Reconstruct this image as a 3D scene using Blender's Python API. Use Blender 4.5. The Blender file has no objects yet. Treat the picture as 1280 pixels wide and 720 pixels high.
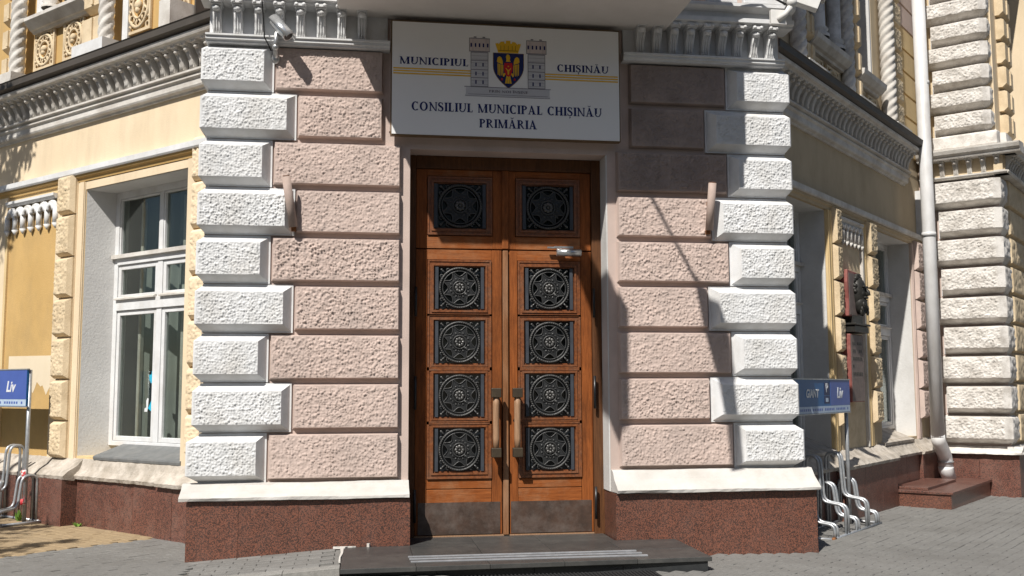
import bpy, math, random
import numpy as np
from mathutils import Matrix, Vector

random.seed(7)
RNG = np.random.default_rng(11)
SC = bpy.context.scene
COL = SC.collection
R = math.radians
S = math.sqrt(.5)

# ------------------------------------------------------------------ camera
cam_d = bpy.data.cameras.new('camera')
cam_d.sensor_width = 36.0
cam_d.lens = 36.0 * 1265 / 1280
cam_d.clip_end = 2000
cam = bpy.data.objects.new('camera', cam_d)
COL.objects.link(cam)
right = Vector((0.98919692, -0.14655611, -0.0032794))
up = Vector((-0.0111916, -0.09780663, 0.99514251))
fwd = Vector((0.14616497, 0.9843552, 0.09839021))
m = Matrix.Identity(4)
for i in range(3):
    m[i][0], m[i][1], m[i][2] = right[i], up[i], -fwd[i]
m.translation = Vector((-1.28, -9.0, 1.5))
cam.matrix_world = m
SC.camera = cam

# ------------------------------------------------------------------ sun and sky
TOSUN = Vector((-.475, -.727, 1.0)).normalized()
EL = math.asin(TOSUN.z)
w = bpy.data.worlds.new('World')
SC.world = w
w.use_nodes = True
nt = w.node_tree
bg = nt.nodes['Background']
sky = nt.nodes.new('ShaderNodeTexSky')
sky.sky_type = 'NISHITA'
sky.sun_disc = False
sky.sun_elevation = EL
sky.sun_rotation = math.atan2(TOSUN.x, TOSUN.y)
nt.links.new(sky.outputs[0], bg.inputs[0])
bg.inputs[1].default_value = 0.05
sun_d = bpy.data.lights.new('sun', 'SUN')
sun_d.energy = 4.6
sun_d.angle = R(0.5)
sun_d.color = (1.0, .955, .89)
sun = bpy.data.objects.new('sun', sun_d)
COL.objects.link(sun)
sun.rotation_euler = (-TOSUN).to_track_quat('-Z', 'Y').to_euler()
sun.location = (-8, -10, 17)
SC.view_settings.view_transform = 'Standard'
SC.view_settings.look = 'None'
SC.view_settings.gamma = 1
SC.view_settings.exposure = 0.40

# ------------------------------------------------------------------ frames: x right along a face, -y out of it, z up
F0 = Matrix.Identity(4)
FL = Matrix.Translation(Vector((-S, -S, 0)) * 1.3) @ Matrix.Rotation(R(-45), 4, 'Z')
FR = Matrix.Translation(Vector((S, -S, 0)) * 1.4) @ Matrix.Rotation(R(45), 4, 'Z')
RS = Matrix.Translation(Vector((-S, -S, 0)) * -8.62) @ Matrix.Rotation(R(-45), 4, 'Z')
RF = Matrix.Translation(Vector((S, -S, 0)) * 2.5) @ Matrix.Rotation(R(45), 4, 'Z')

def ground_z(x, y=0):
    return .05 - .012 * max(-12, min(12, x)) - .035 * max(-1.6, min(0, y + .2))

# ------------------------------------------------------------------ materials
def mat(name, c1, c2=None, scale=6, rough=.85, spec=.3, metal=0, bump=0, bscale=90, dirt=None, dscale=1.3, damt=.5,
        stretch=(1, 1, 1), detail=6, rand=0, streak=0, kind='noise', bdist=.01, ramp=(.35, .65), spread=1.0):
    mt = bpy.data.materials.new(name)
    mt.use_nodes = True
    n = mt.node_tree.nodes
    l = mt.node_tree.links
    b = n['Principled BSDF']
    b.inputs['Roughness'].default_value = rough
    b.inputs['Specular IOR Level'].default_value = spec
    b.inputs['Metallic'].default_value = metal
    tc = n.new('ShaderNodeTexCoord')
    oi = n.new('ShaderNodeObjectInfo')
    off = n.new('ShaderNodeVectorMath'); off.operation = 'SCALE'
    comb = n.new('ShaderNodeCombineXYZ')
    l.new(oi.outputs['Random'], comb.inputs[0]); l.new(oi.outputs['Random'], comb.inputs[2])
    l.new(comb.outputs[0], off.inputs[0]); off.inputs['Scale'].default_value = 37.0
    add = n.new('ShaderNodeVectorMath'); add.operation = 'ADD'
    l.new(tc.outputs['Object'], add.inputs[0]); l.new(off.outputs[0], add.inputs[1])
    mp = n.new('ShaderNodeMapping'); mp.inputs['Scale'].default_value = stretch
    l.new(add.outputs[0], mp.inputs[0])
    if kind == 'voronoi':
        tx = n.new('ShaderNodeTexVoronoi'); tx.inputs['Scale'].default_value = scale
        sep = n.new('ShaderNodeSeparateColor'); l.new(tx.outputs['Color'], sep.inputs[0]); fac = sep.outputs[0]
    else:
        tx = n.new('ShaderNodeTexNoise'); tx.inputs['Scale'].default_value = scale; tx.inputs['Detail'].default_value = detail
        tx.inputs['Roughness'].default_value = .62
        fac = tx.outputs['Fac']
    l.new(mp.outputs[0], tx.inputs['Vector'])
    rp = n.new('ShaderNodeValToRGB')
    l.new(fac, rp.inputs[0])
    if isinstance(c2, list):
        el = rp.color_ramp.elements
        cols = [c1] + c2
        el[0].position = 0; el[1].position = 1
        el[0].color = (*cols[0], 1); el[1].color = (*cols[-1], 1)
        for i, c in enumerate(cols[1:-1]):
            e = el.new((i + 1) / (len(cols) - 1)); e.color = (*c, 1)
        if kind == 'voronoi': rp.color_ramp.interpolation = 'CONSTANT'
    else:
        c2 = c2 or tuple(v * .88 for v in c1)
        rp.color_ramp.elements[0].position, rp.color_ramp.elements[1].position = ramp
        rp.color_ramp.elements[0].color = (*c1, 1); rp.color_ramp.elements[1].color = (*c2, 1)
    out = rp.outputs[0]
    if dirt:
        dn = n.new('ShaderNodeTexNoise'); dn.inputs['Scale'].default_value = dscale; dn.inputs['Detail'].default_value = 9
        dn.inputs['Roughness'].default_value = .7
        dm = n.new('ShaderNodeMapping'); dm.inputs['Scale'].default_value = (1, 1, 1 - .85 * streak)
        l.new(add.outputs[0], dm.inputs[0]); l.new(dm.outputs[0], dn.inputs['Vector'])
        dr = n.new('ShaderNodeValToRGB'); dr.color_ramp.elements[0].position = .45; dr.color_ramp.elements[1].position = .72
        dr.color_ramp.elements[0].color = (0, 0, 0, 1); dr.color_ramp.elements[1].color = (damt,) * 3 + (1,)
        l.new(dn.outputs['Fac'], dr.inputs[0])
        mx = n.new('ShaderNodeMix'); mx.data_type = 'RGBA'
        l.new(dr.outputs[0], mx.inputs[0]); l.new(out, mx.inputs[6]); mx.inputs[7].default_value = (*dirt, 1)
        out = mx.outputs[2]
    if rand:
        hs = n.new('ShaderNodeHueSaturation')
        mr = n.new('ShaderNodeMapRange'); mr.inputs[3].default_value = 1 - rand; mr.inputs[4].default_value = 1 + rand
        l.new(oi.outputs['Random'], mr.inputs[0]); l.new(mr.outputs[0], hs.inputs['Value']); l.new(out, hs.inputs['Color'])
        out = hs.outputs[0]
    l.new(out, b.inputs['Base Color'])
    if bump:
        bn = n.new('ShaderNodeTexNoise'); bn.inputs['Scale'].default_value = bscale; bn.inputs['Detail'].default_value = 5
        l.new(mp.outputs[0], bn.inputs['Vector'])
        bp = n.new('ShaderNodeBump'); bp.inputs['Strength'].default_value = bump; bp.inputs['Distance'].default_value = bdist
        l.new(bn.outputs['Fac'], bp.inputs['Height']); l.new(bp.outputs[0], b.inputs['Normal'])
    return mt

M = {}
M['white'] = mat('white_paint', (.70, .705, .71), (.60, .608, .612), scale=4, rough=.8, bump=.25, bscale=120, dirt=(.42, .39, .34), dscale=3.2, damt=.5, streak=.4)
M['white2'] = mat('weathered_white_paint', (.66, .64, .60), (.52, .49, .45), scale=5, rough=.85, bump=.4, bscale=70, dirt=(.30, .26, .21), dscale=2.5, damt=.6, streak=.5)
M['oldwhite'] = mat('bare_white_stucco', (.70, .67, .63), (.60, .57, .53), scale=5, rough=.9, bump=.5, bscale=60, dirt=(.22, .19, .155), dscale=5, damt=.6)
M['pinkgrey'] = mat('dark_pink_stucco', (.36, .285, .25), (.30, .24, .215), scale=3, rough=.9, bump=.3, bscale=110, dirt=(.24, .20, .18), dscale=3.0, damt=.5)
M['pipepink'] = mat('dusty_pink_paint', (.43, .335, .29), (.36, .28, .245), scale=8, rough=.75, dirt=(.25, .19, .15), dscale=9, damt=.5)
M['soffit'] = mat('pale_grey_render', (.68, .645, .61), (.62, .585, .55), scale=1.5, rough=.9, bump=.15, bscale=60, dirt=(.5, .47, .43), dscale=1.2, damt=.4)
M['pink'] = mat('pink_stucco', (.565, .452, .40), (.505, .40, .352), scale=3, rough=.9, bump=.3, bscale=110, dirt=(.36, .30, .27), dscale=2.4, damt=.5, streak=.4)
M['frieze'] = mat('pale_yellow_stucco', (.74, .61, .435), (.69, .56, .385), scale=1.3, rough=.9, bump=.2, bscale=90, dirt=(.50, .40, .27), dscale=3.0, damt=.55, streak=.9)
M['mould'] = mat('offwhite_moulding_paint', (.57, .555, .53), (.50, .48, .45), scale=4, rough=.85, bump=.3, bscale=80, dirt=(.40, .36, .30), dscale=3, damt=.45)
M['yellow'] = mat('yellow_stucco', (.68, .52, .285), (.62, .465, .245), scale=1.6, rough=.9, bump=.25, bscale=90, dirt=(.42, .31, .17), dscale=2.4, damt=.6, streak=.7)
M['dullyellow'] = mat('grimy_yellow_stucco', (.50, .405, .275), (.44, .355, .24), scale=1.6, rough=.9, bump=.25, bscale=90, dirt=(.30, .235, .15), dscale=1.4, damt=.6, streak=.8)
M['ochre'] = mat('ochre_stucco', (.56, .37, .15), (.50, .325, .125), scale=1.8, rough=.9, bump=.25, bscale=90, dirt=(.36, .25, .12), dscale=2.6, damt=.6, streak=.6)
M['cream'] = mat('cream_stucco', (.66, .54, .37), (.58, .46, .30), scale=5, rough=.9, bump=.4, bscale=80, dirt=(.36, .28, .18), dscale=5, damt=.4)
M['patch'] = mat('pale_patch_paint', (.72, .62, .46), (.68, .57, .41), scale=3, rough=.9)
M['greyrev'] = mat('grey_plaster', (.60, .595, .58), (.52, .515, .505), scale=2.5, rough=.9, bump=.35, bscale=40, dirt=(.58, .57, .55), dscale=2.0, damt=.6)
M['whiterev'] = mat('white_reveal_plaster', (.62, .615, .60), (.55, .545, .53), scale=2.5, rough=.9, bump=.3, bscale=40, dirt=(.42, .40, .37), dscale=3.0, damt=.4)
M['plaster'] = mat('crumbling_plaster', (.54, .49, .43), (.38, .335, .28), scale=7, rough=.95, bump=.5, bscale=60, dirt=(.20, .175, .14), dscale=6, damt=.7)
M['granite'] = mat('red_granite', (.05, .029, .023), [(.165, .068, .045), (.215, .085, .054), (.095, .045, .034), (.185, .078, .052), (.065, .036, .029), (.26, .12, .082)], scale=150, kind='voronoi', rough=.32, spec=.5, rand=.06, dirt=(.20, .13, .11), dscale=5, damt=.22)
M['granite2'] = mat('dusty_red_granite', (.035, .020, .017), [(.165, .066, .046), (.20, .082, .058), (.095, .044, .034), (.175, .076, .055), (.06, .036, .03), (.235, .105, .076)], scale=150, kind='voronoi', rough=.42, spec=.45, rand=.10, dirt=(.24, .155, .125), dscale=4, damt=.4)
M['dark'] = mat('dark_gap', (.02, .018, .016), rough=.95, spec=.1)
M['wood'] = mat('varnished_oak', (.315, .098, .026), (.155, .044, .012), scale=5, rough=.55, spec=.14, stretch=(14, 14, 1.0), bump=.25, bscale=14, dirt=(.060, .022, .009), dscale=3.6, damt=.9, ramp=(.3, .75), streak=.75)
M['woodh'] = mat('varnished_oak_crosswise', (.315, .098, .026), (.155, .044, .012), scale=5, rough=.55, spec=.14, stretch=(1.0, 14, 14), bump=.25, bscale=14, dirt=(.34, .20, .11), dscale=5, damt=.45, ramp=(.3, .75))
M['woodframe'] = mat('dark_oak_frame', (.13, .055, .022), (.075, .032, .014), scale=6, rough=.55, spec=.2, stretch=(14, 14, 1), bump=.2, bscale=14, dirt=(.04, .02, .012), dscale=3, damt=.6, streak=.7)
M['wooddark'] = mat('dark_oak_moulding', (.225, .075, .024), (.12, .038, .013), scale=6, rough=.45, spec=.4, stretch=(6, 6, 6), bump=.12, bscale=20, dirt=(.20, .15, .11), dscale=5, damt=.35)
M['woodworn'] = mat('worn_oak', (.36, .22, .13), (.25, .14, .078), scale=5, rough=.55, spec=.35, stretch=(16, 16, 1), bump=.2, bscale=14)
M['woodmid'] = mat('rubbed_oak_strip', (.27, .125, .055), (.17, .070, .028), scale=5, rough=.5, spec=.3, stretch=(16, 16, 1), bump=.2, bscale=14, dirt=(.40, .27, .18), dscale=3, damt=.5, streak=.8)
M['ironmid'] = mat('worn_cast_iron', (.042, .042, .041), (.024, .025, .025), scale=20, rough=.40, spec=.5, bump=.3, bscale=90)
M['iron'] = mat('black_cast_iron', (.022, .023, .024), (.013, .014, .015), scale=20, rough=.45, spec=.4, bump=.3, bscale=90)
M['ironlight'] = mat('rubbed_cast_iron', (.080, .078, .073), (.042, .042, .041), scale=20, rough=.35, spec=.6, bump=.3, bscale=90)
M['steelbar'] = mat('blue_grey_bar', (.052, .058, .070), (.036, .041, .050), scale=10, rough=.5)
M['glassdark'] = mat('dark_door_glass', (.010, .013, .017), (.006, .008, .011), scale=5, rough=.12, spec=.5)
M['kick'] = mat('brown_kick_plate', (.078, .047, .034), (.045, .030, .023), scale=7, rough=.45, spec=.45, bump=.15, bscale=40, dirt=(.17, .145, .13), dscale=6, damt=.5, rand=.05)
M['bronze'] = mat('dull_bronze', (.075, .055, .033), (.05, .038, .026), scale=20, rough=.5, spec=.5, metal=.4)
M['alu'] = mat('brushed_aluminium', (.62, .62, .61), (.52, .52, .52), scale=20, rough=.32, metal=.85)
M['slate'] = mat('dark_slate', (.060, .060, .058), (.045, .046, .045), scale=9, rough=.38, spec=.5, bump=.1, bscale=60, dirt=(.12, .115, .105), dscale=3.5, damt=.5, rand=.08)
M['slatedark'] = mat('dark_riser_slate', (.035, .037, .038), (.026, .028, .030), scale=9, rough=.4, spec=.5, rand=.08)
M['kerb'] = mat('pale_kerb_granite', (.30, .29, .27), (.22, .215, .20), scale=40, rough=.8, bump=.2, dirt=(.2, .19, .17), dscale=3, damt=.4)
M['paver'] = mat('grey_concrete_paver', (.215, .21, .198), (.175, .17, .16), scale=30, rough=.9, spec=.25, bump=.3, bscale=120, rand=.10, dirt=(.115, .108, .098), dscale=1.1, damt=.55)
M['pavertan'] = mat('tan_concrete_paver', (.30, .225, .135), (.25, .185, .11), scale=30, rough=.9, spec=.25, bump=.3, bscale=120, rand=.17, dirt=(.21, .17, .12), dscale=1.6, damt=.5)
M['joint'] = mat('sandy_joint', (.165, .155, .14), (.125, .118, .105), scale=40, rough=1, spec=.1)
M['galv'] = mat('galvanised_steel', (.46, .48, .50), (.36, .38, .40), scale=25, rough=.38, metal=.55, spec=.5, dirt=(.25, .16, .09), dscale=9, damt=.25)
M['rust'] = mat('rusty_steel', (.30, .13, .05), (.18, .08, .035), scale=30, rough=.8)
M['pipe'] = mat('white_painted_pipe', (.66, .655, .65), (.58, .575, .57), scale=4, rough=.45, spec=.45, dirt=(.40, .37, .33), dscale=3.5, damt=.6, streak=.8)
M['flash'] = mat('dark_roof_flashing', (.085, .074, .064), (.060, .053, .047), scale=6, rough=.6, dirt=(.12, .105, .09), dscale=3, damt=.5)
M['sillgrey'] = mat('grey_sill_metal', (.17, .175, .175), (.13, .135, .135), scale=10, rough=.6, dirt=(.28, .27, .25), dscale=6, damt=.4)
M['strip'] = mat('worn_aluminium_strip', (.36, .37, .39), (.27, .28, .30), scale=12, rough=.45, metal=.1, dirt=(.2, .2, .2), dscale=5, damt=.4)
M['cambody'] = mat('silver_camera_casing', (.66, .67, .68), (.58, .59, .60), scale=10, rough=.25, metal=.7)
M['camwhite'] = mat('white_camera_casing', (.70, .69, .66), (.62, .61, .58), scale=10, rough=.45)
M['black'] = mat('black_plastic', (.012, .012, .013), rough=.35, spec=.5)
M['signwhite'] = mat('white_sign_board', (.82, .815, .80), (.79, .785, .775), scale=1.2, rough=.32, spec=.4)
M['signedge'] = mat('bronze_sign_edge', (.16, .10, .05), (.12, .08, .04), scale=10, rough=.5)
M['navy'] = mat('navy_print', (.008, .018, .115), (.007, .015, .10), rough=.4)
M['gold'] = mat('golden_print', (.78, .47, .02), (.72, .42, .02), rough=.4)
M['goldline'] = mat('dark_gold_print', (.22, .12, .01), rough=.4)
M['red'] = mat('red_print', (.55, .012, .018), rough=.4)
M['towergrey'] = mat('pale_grey_print', (.56, .56, .585), (.52, .52, .545), rough=.4)
M['towerdark'] = mat('grey_print_line', (.20, .19, .215), rough=.4)
M['towerpink'] = mat('pinkish_print', (.60, .52, .50), rough=.4)
M['signblue'] = mat('dark_blue_panel', (.008, .105, .30), (.008, .095, .27), rough=.35, spec=.4)
M['signviolet'] = mat('violet_blue_panel', (.065, .115, .38), (.06, .105, .35), rough=.35, spec=.4)
M['signnavy'] = mat('navy_panel', (.008, .022, .10), rough=.35)
M['signpale'] = mat('pale_blue_strip', (.46, .55, .66), (.36, .46, .60), scale=60, rough=.5, stretch=(1, 1, .3))
M['print'] = mat('white_print', (.72, .74, .76), rough=.4)
M['memface'] = mat('brown_memorial_face', (.20, .155, .14), (.15, .12, .11), scale=20, rough=.6, dirt=(.30, .25, .22), dscale=8, damt=.4)
M['redstone'] = mat('red_memorial_stone', (.26, .085, .072), (.20, .065, .056), scale=30, rough=.5, dirt=(.4, .22, .18), dscale=12, damt=.3)
M['bust'] = mat('dark_bronze_relief', (.040, .038, .034), (.025, .024, .022), scale=20, rough=.45, metal=.3)
M['curtain'] = mat('pale_blind', (.30, .31, .295), (.25, .26, .245), scale=3, rough=.9)
M['room'] = mat('room_wall', (.16, .16, .15), (.13, .13, .125), scale=2, rough=.95)
M['bluepaper'] = mat('blue_sticker', (.03, .42, .62), rough=.5)
M['leaf'] = mat('green_leaf', (.055, .10, .022), (.09, .15, .035), scale=2, rough=.6, rand=.2)
M['bark'] = mat('brown_bark', (.10, .075, .05), (.06, .045, .03), scale=20, rough=.95, bump=.8, bscale=30)
M['flagred'] = mat('red_cloth', (.45, .02, .03), rough=.9)
M['flagblue'] = mat('blue_cloth', (.02, .05, .30), rough=.9)
M['asphalt'] = mat('asphalt', (.055, .054, .052), (.045, .044, .043), scale=20, rough=.95)
M['matrub'] = mat('black_rubber', (.022, .022, .023), rough=.7)
M['tape'] = mat('red_and_white_tape', (.75, .72, .70), (.55, .05, .06), scale=25, rough=.5, ramp=(.5, .52))
M['weed'] = mat('weed_green', (.10, .20, .03), (.16, .26, .04), scale=10, rough=.6)

def glass_mat():
    mt = bpy.data.materials.new('window_glass'); mt.use_nodes = True
    n = mt.node_tree.nodes; l = mt.node_tree.links
    out = n['Material Output']; n.remove(n['Principled BSDF'])
    tr = n.new('ShaderNodeBsdfTransparent'); tr.inputs[0].default_value = (.80, .83, .81, 1)
    gl = n.new('ShaderNodeBsdfGlossy'); gl.inputs['Roughness'].default_value = .03; gl.inputs[0].default_value = (.9, .95, .93, 1)
    lw = n.new('ShaderNodeLayerWeight'); pw = n.new('ShaderNodeMath'); pw.operation = 'POWER'; pw.inputs[1].default_value = 4.0
    l.new(lw.outputs['Facing'], pw.inputs[0]); fr = n.new('ShaderNodeMath'); fr.operation = 'MULTIPLY_ADD'; fr.inputs[1].default_value = .85; fr.inputs[2].default_value = .05
    l.new(pw.outputs[0], fr.inputs[0])
    tc = n.new('ShaderNodeTexCoord'); nz = n.new('ShaderNodeTexNoise'); nz.inputs['Scale'].default_value = 2.5
    bp = n.new('ShaderNodeBump'); bp.inputs['Strength'].default_value = .12; bp.inputs['Distance'].default_value = .02
    l.new(tc.outputs['Object'], nz.inputs['Vector']); l.new(nz.outputs['Fac'], bp.inputs['Height'])
    l.new(bp.outputs[0], gl.inputs['Normal'])
    mx = n.new('ShaderNodeMixShader')
    l.new(fr.outputs[0], mx.inputs[0]); l.new(tr.outputs[0], mx.inputs[1]); l.new(gl.outputs[0], mx.inputs[2])
    l.new(mx.outputs[0], out.inputs[0])
    return mt
M['glass'] = glass_mat()

# ------------------------------------------------------------------ mesh builder
class MB:
    def __init__(s): s.v = []; s.f = []; s.sm = []
    def add(s, vs, fs, smooth=False):
        b = len(s.v); s.v.extend([tuple(map(float, p)) for p in vs])
        for f in fs: s.f.append(tuple(b + i for i in f)); s.sm.append(smooth)
        return s
    def bx(s, x0, x1, d0, d1, z0, z1):            # d0..d1: distance out of the face
        y0, y1 = -d1, -d0
        s.add([(x0, y0, z0), (x1, y0, z0), (x1, y1, z0), (x0, y1, z0), (x0, y0, z1), (x1, y0, z1), (x1, y1, z1), (x0, y1, z1)],
              [(0, 3, 2, 1), (4, 5, 6, 7), (0, 1, 5, 4), (1, 2, 6, 5), (2, 3, 7, 6), (3, 0, 4, 7)])
        return s
    def prism(s, pts, a0, a1, axis='y', smooth=False):
        n = len(pts)
        def P(p, a):
            if axis == 'y': return (p[0], a, p[1])
            if axis == 'x': return (a, p[0], p[1])
            return (p[0], p[1], a)
        ar = sum(pts[i][0] * pts[(i + 1) % n][1] - pts[(i + 1) % n][0] * pts[i][1] for i in range(n))
        if (ar < 0) != (axis == 'y' and False): pts = pts[::-1] if ar < 0 else pts
        vs = [P(p, a0) for p in pts] + [P(p, a1) for p in pts]
        lo, hi = tuple(range(n)), tuple(range(n, 2 * n))
        fl = (axis == 'y')                       # x,z with +y: ccw seen from -y
        up_ = a1 > a0
        if axis == 'y': fs = [lo if up_ else lo[::-1], hi[::-1] if up_ else hi]
        else: fs = [lo[::-1] if up_ else lo, hi if up_ else hi[::-1]]
        b = len(s.v); s.v.extend(vs)
        for f in fs: s.f.append(tuple(b + i for i in f)); s.sm.append(False)
        for i in range(n):
            j = (i + 1) % n
            q = (i, j, n + j, n + i)
            if (axis == 'y') == up_: q = q[::-1]
            s.f.append(tuple(b + k for k in q)); s.sm.append(smooth)
        return s
    def profile(s, pts, x0, x1):                  # pts (d, z) run along x; d out of the face
        return s.prism([(-d, z) for d, z in pts], x0, x1, 'x')
    def tube(s, path, r, n=8, closed=False, caps=True):
        path = [Vector(p) for p in path]
        N = len(path); rs = r if hasattr(r, '__len__') else [r] * N
        ref = None; rings = []
        for i, p in enumerate(path):
            a = path[i - 1] if (i or closed) else p
            c = path[(i + 1) % N] if (i < N - 1 or closed) else p
            t = (c - a).normalized()
            if ref is None:
                ref = Vector((0, 0, 1)) if abs(t.z) < .9 else Vector((1, 0, 0))
            u = (ref - t * ref.dot(t)).normalized(); ref = u; v = t.cross(u)
            rings.append([p + (u * math.cos(2 * math.pi * k / n) + v * math.sin(2 * math.pi * k / n)) * rs[i] for k in range(n)])
        vs = [q for rg in rings for q in rg]; fs = []
        for i in range(N if closed else N - 1):
            j = (i + 1) % N
            for k in range(n):
                fs.append((i * n + k, i * n + (k + 1) % n, j * n + (k + 1) % n, j * n + k))
        s.add(vs, fs, True)
        if caps and not closed:
            b = len(s.v) - N * n
            s.f.append(tuple(b + k for k in range(n))[::-1]); s.sm.append(False)
            s.f.append(tuple(b + (N - 1) * n + k for k in range(n))); s.sm.append(False)
        return s
    def ball(s, c, r, n=8, m=6):
        rx, ry, rz = r if hasattr(r, '__len__') else (r, r, r)
        vs = [(c[0], c[1], c[2] - rz)]
        for i in range(1, m):
            ph = -math.pi / 2 + math.pi * i / m
            for k in range(n):
                a = 2 * math.pi * k / n
                vs.append((c[0] + rx * math.cos(ph) * math.cos(a), c[1] + ry * math.cos(ph) * math.sin(a), c[2] + rz * math.sin(ph)))
        vs.append((c[0], c[1], c[2] + rz)); fs = []
        for k in range(n):
            fs.append((0, 1 + (k + 1) % n, 1 + k))
            for i in range(m - 2):
                a = 1 + i * n
                fs.append((a + k, a + (k + 1) % n, a + n + (k + 1) % n, a + n + k))
            a = 1 + (m - 2) * n
            fs.append((a + k, a + (k + 1) % n, len(vs) - 1))
        return s.add(vs, fs, True)
    def lathe(s, prof, c=(0, 0, 0), n=14):
        vs = []; fs = []
        for r, z in prof:
            for k in range(n):
                a = 2 * math.pi * k / n
                vs.append((c[0] + r * math.cos(a), c[1] + r * math.sin(a), c[2] + z))
        for i in range(len(prof) - 1):
            for k in range(n):
                fs.append((i * n + k, i * n + (k + 1) % n, (i + 1) * n + (k + 1) % n, (i + 1) * n + k))
        s.add(vs, fs, True)
        return s
    def sheet(s, P, smooth=True):                 # P: (h, w, 3) grid of points
        h, w_ = P.shape[:2]
        b = len(s.v); s.v.extend(map(tuple, P.reshape(-1, 3).tolist()))
        for i in range(h - 1):
            for j in range(w_ - 1):
                a = b + i * w_ + j
                s.f.append((a, a + 1, a + w_ + 1, a + w_)); s.sm.append(smooth)
        return s
    def mesh(s, name, mt=None):
        me = bpy.data.meshes.new(name)
        me.from_pydata(s.v, [], s.f)
        me.polygons.foreach_set('use_smooth', s.sm)
        if mt: me.materials.append(M[mt] if isinstance(mt, str) else mt)
        me.update()
        return me
    def build(s, name, mt, parent=None, frame=None, bevel=0):
        return link(name, s.mesh(name, mt), parent, frame, bevel)

def link(name, data, parent=None, frame=None, bevel=0):
    o = bpy.data.objects.new(name, data); COL.objects.link(o)
    if parent: o.parent = parent
    if frame is not None: o.matrix_basis = frame
    if bevel:
        md = o.modifiers.new('bevel', 'BEVEL'); md.width = bevel; md.segments = 2; md.limit_method = 'ANGLE'
    return o

def tag(o, label=None, cat=None, group=None, kind=None):
    if label: o['label'] = label
    if cat: o['category'] = cat
    if group: o['group'] = group
    if kind: o['kind'] = kind
    return o

def thing(name, label, cat, frame=F0, base=(0, 0, 0), group=None):
    o = bpy.data.objects.new(name, None); COL.objects.link(o)
    o.empty_display_size = .1
    o.matrix_basis = frame @ Matrix.Translation(Vector(base))
    return tag(o, label, cat, group)

def copy_tree(o, parent=None):
    c = o.copy(); COL.objects.link(c)
    if parent: c.parent = parent
    for ch in list(o.children): copy_tree(ch, c)
    return c

# ------------------------------------------------------------------ rough stucco relief: periodic height tiles
def worley_tile(nx, nz, px, pz, jitter=.9, stretch=(1, 1)):
    rng = np.random.default_rng(nx * 7 + nz)
    pts = rng.random((nz, nx, 2)) * jitter + (1 - jitter) / 2
    hts = rng.random((nz, nx))
    gx = (np.arange(px) + .5) / px * nx; gz = (np.arange(pz) + .5) / pz * nz
    X, Z = np.meshgrid(gx, gz)
    ix = np.floor(X).astype(int); iz = np.floor(Z).astype(int)
    f1 = np.full(X.shape, 9.); f2 = np.full(X.shape, 9.); h = np.zeros(X.shape)
    for di in (-1, 0, 1):
        for dj in (-1, 0, 1):
            cx = (ix + di) % nx; cz = (iz + dj) % nz
            ddx = ix + di + pts[cz, cx, 0] - X; ddz = iz + dj + pts[cz, cx, 1] - Z
            d = np.sqrt((ddx * stretch[0]) ** 2 + (ddz * stretch[1]) ** 2)
            new = d < f1
            f2 = np.where(new, f1, np.minimum(f2, d)); h = np.where(new, hts[cz, cx], h); f1 = np.where(new, d, f1)
    return f1, f2, h
_a = worley_tile(92, 46, 1024, 512); _b = worley_tile(140, 70, 1024, 512); _c = worley_tile(17, 9, 1024, 512)
T_WHITE = (np.clip((_a[1] - _a[0]) * 2.6, 0, 1) * (.35 + .65 * _a[2])) * .8 + np.clip(1 - _b[0] * 1.2, 0, 1) * .25 * _b[2]
_d = worley_tile(88, 50, 1024, 512)
T_PINK = np.clip((_d[1] - _d[0]) * 2.2, 0, 1) * (.25 + .75 * _d[2]) * .75 + np.clip(1 - _b[0], 0, 1) * .3 * _b[2] + .15 * np.clip(1 - _c[0], 0, 1)
T_CORNER = T_WHITE * .8 + np.clip(1 - _c[0], 0, 1) * .25
T_COARSE = np.clip(1 - _c[0], 0, 1) * .6 + T_PINK * .5
TILE = (2.0, 1.0)

def relief(tile, U, V):
    h, w_ = tile.shape
    u = (U / TILE[0] % 1) * w_; v = (V / TILE[1] % 1) * h
    i = np.floor(u).astype(int); j = np.floor(v).astype(int); fu = u - i; fv = v - j
    i2 = (i + 1) % w_; j2 = (j + 1) % h; i %= w_; j %= h
    return (tile[j, i] * (1 - fu) + tile[j, i2] * fu) * (1 - fv) + (tile[j2, i] * (1 - fu) + tile[j2, i2] * fu) * fv

def rough_sheet(mb, O, Uv, Vv, Nv, su, sv, tile, amp, step=.0125, fade=.02, mid=.35):
    nu = max(2, int(su / step)); nv = max(2, int(sv / step))
    u = np.linspace(0, su, nu + 1); v = np.linspace(0, sv, nv + 1)
    U, V = np.meshgrid(u, v)
    edge = np.minimum(np.minimum(U, su - U), np.minimum(V, sv - V))
    k = np.clip(edge / fade, 0, 1)
    ou, ov = RNG.random() * 2, RNG.random()
    H = (relief(tile, U + ou, V + ov) - mid) * amp * k
    O, Uv, Vv, Nv = map(np.asarray, (O, Uv, Vv, Nv))
    P = O + U[..., None] * Uv + V[..., None] * Vv + H[..., None] * Nv
    mb.sheet(P)

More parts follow.
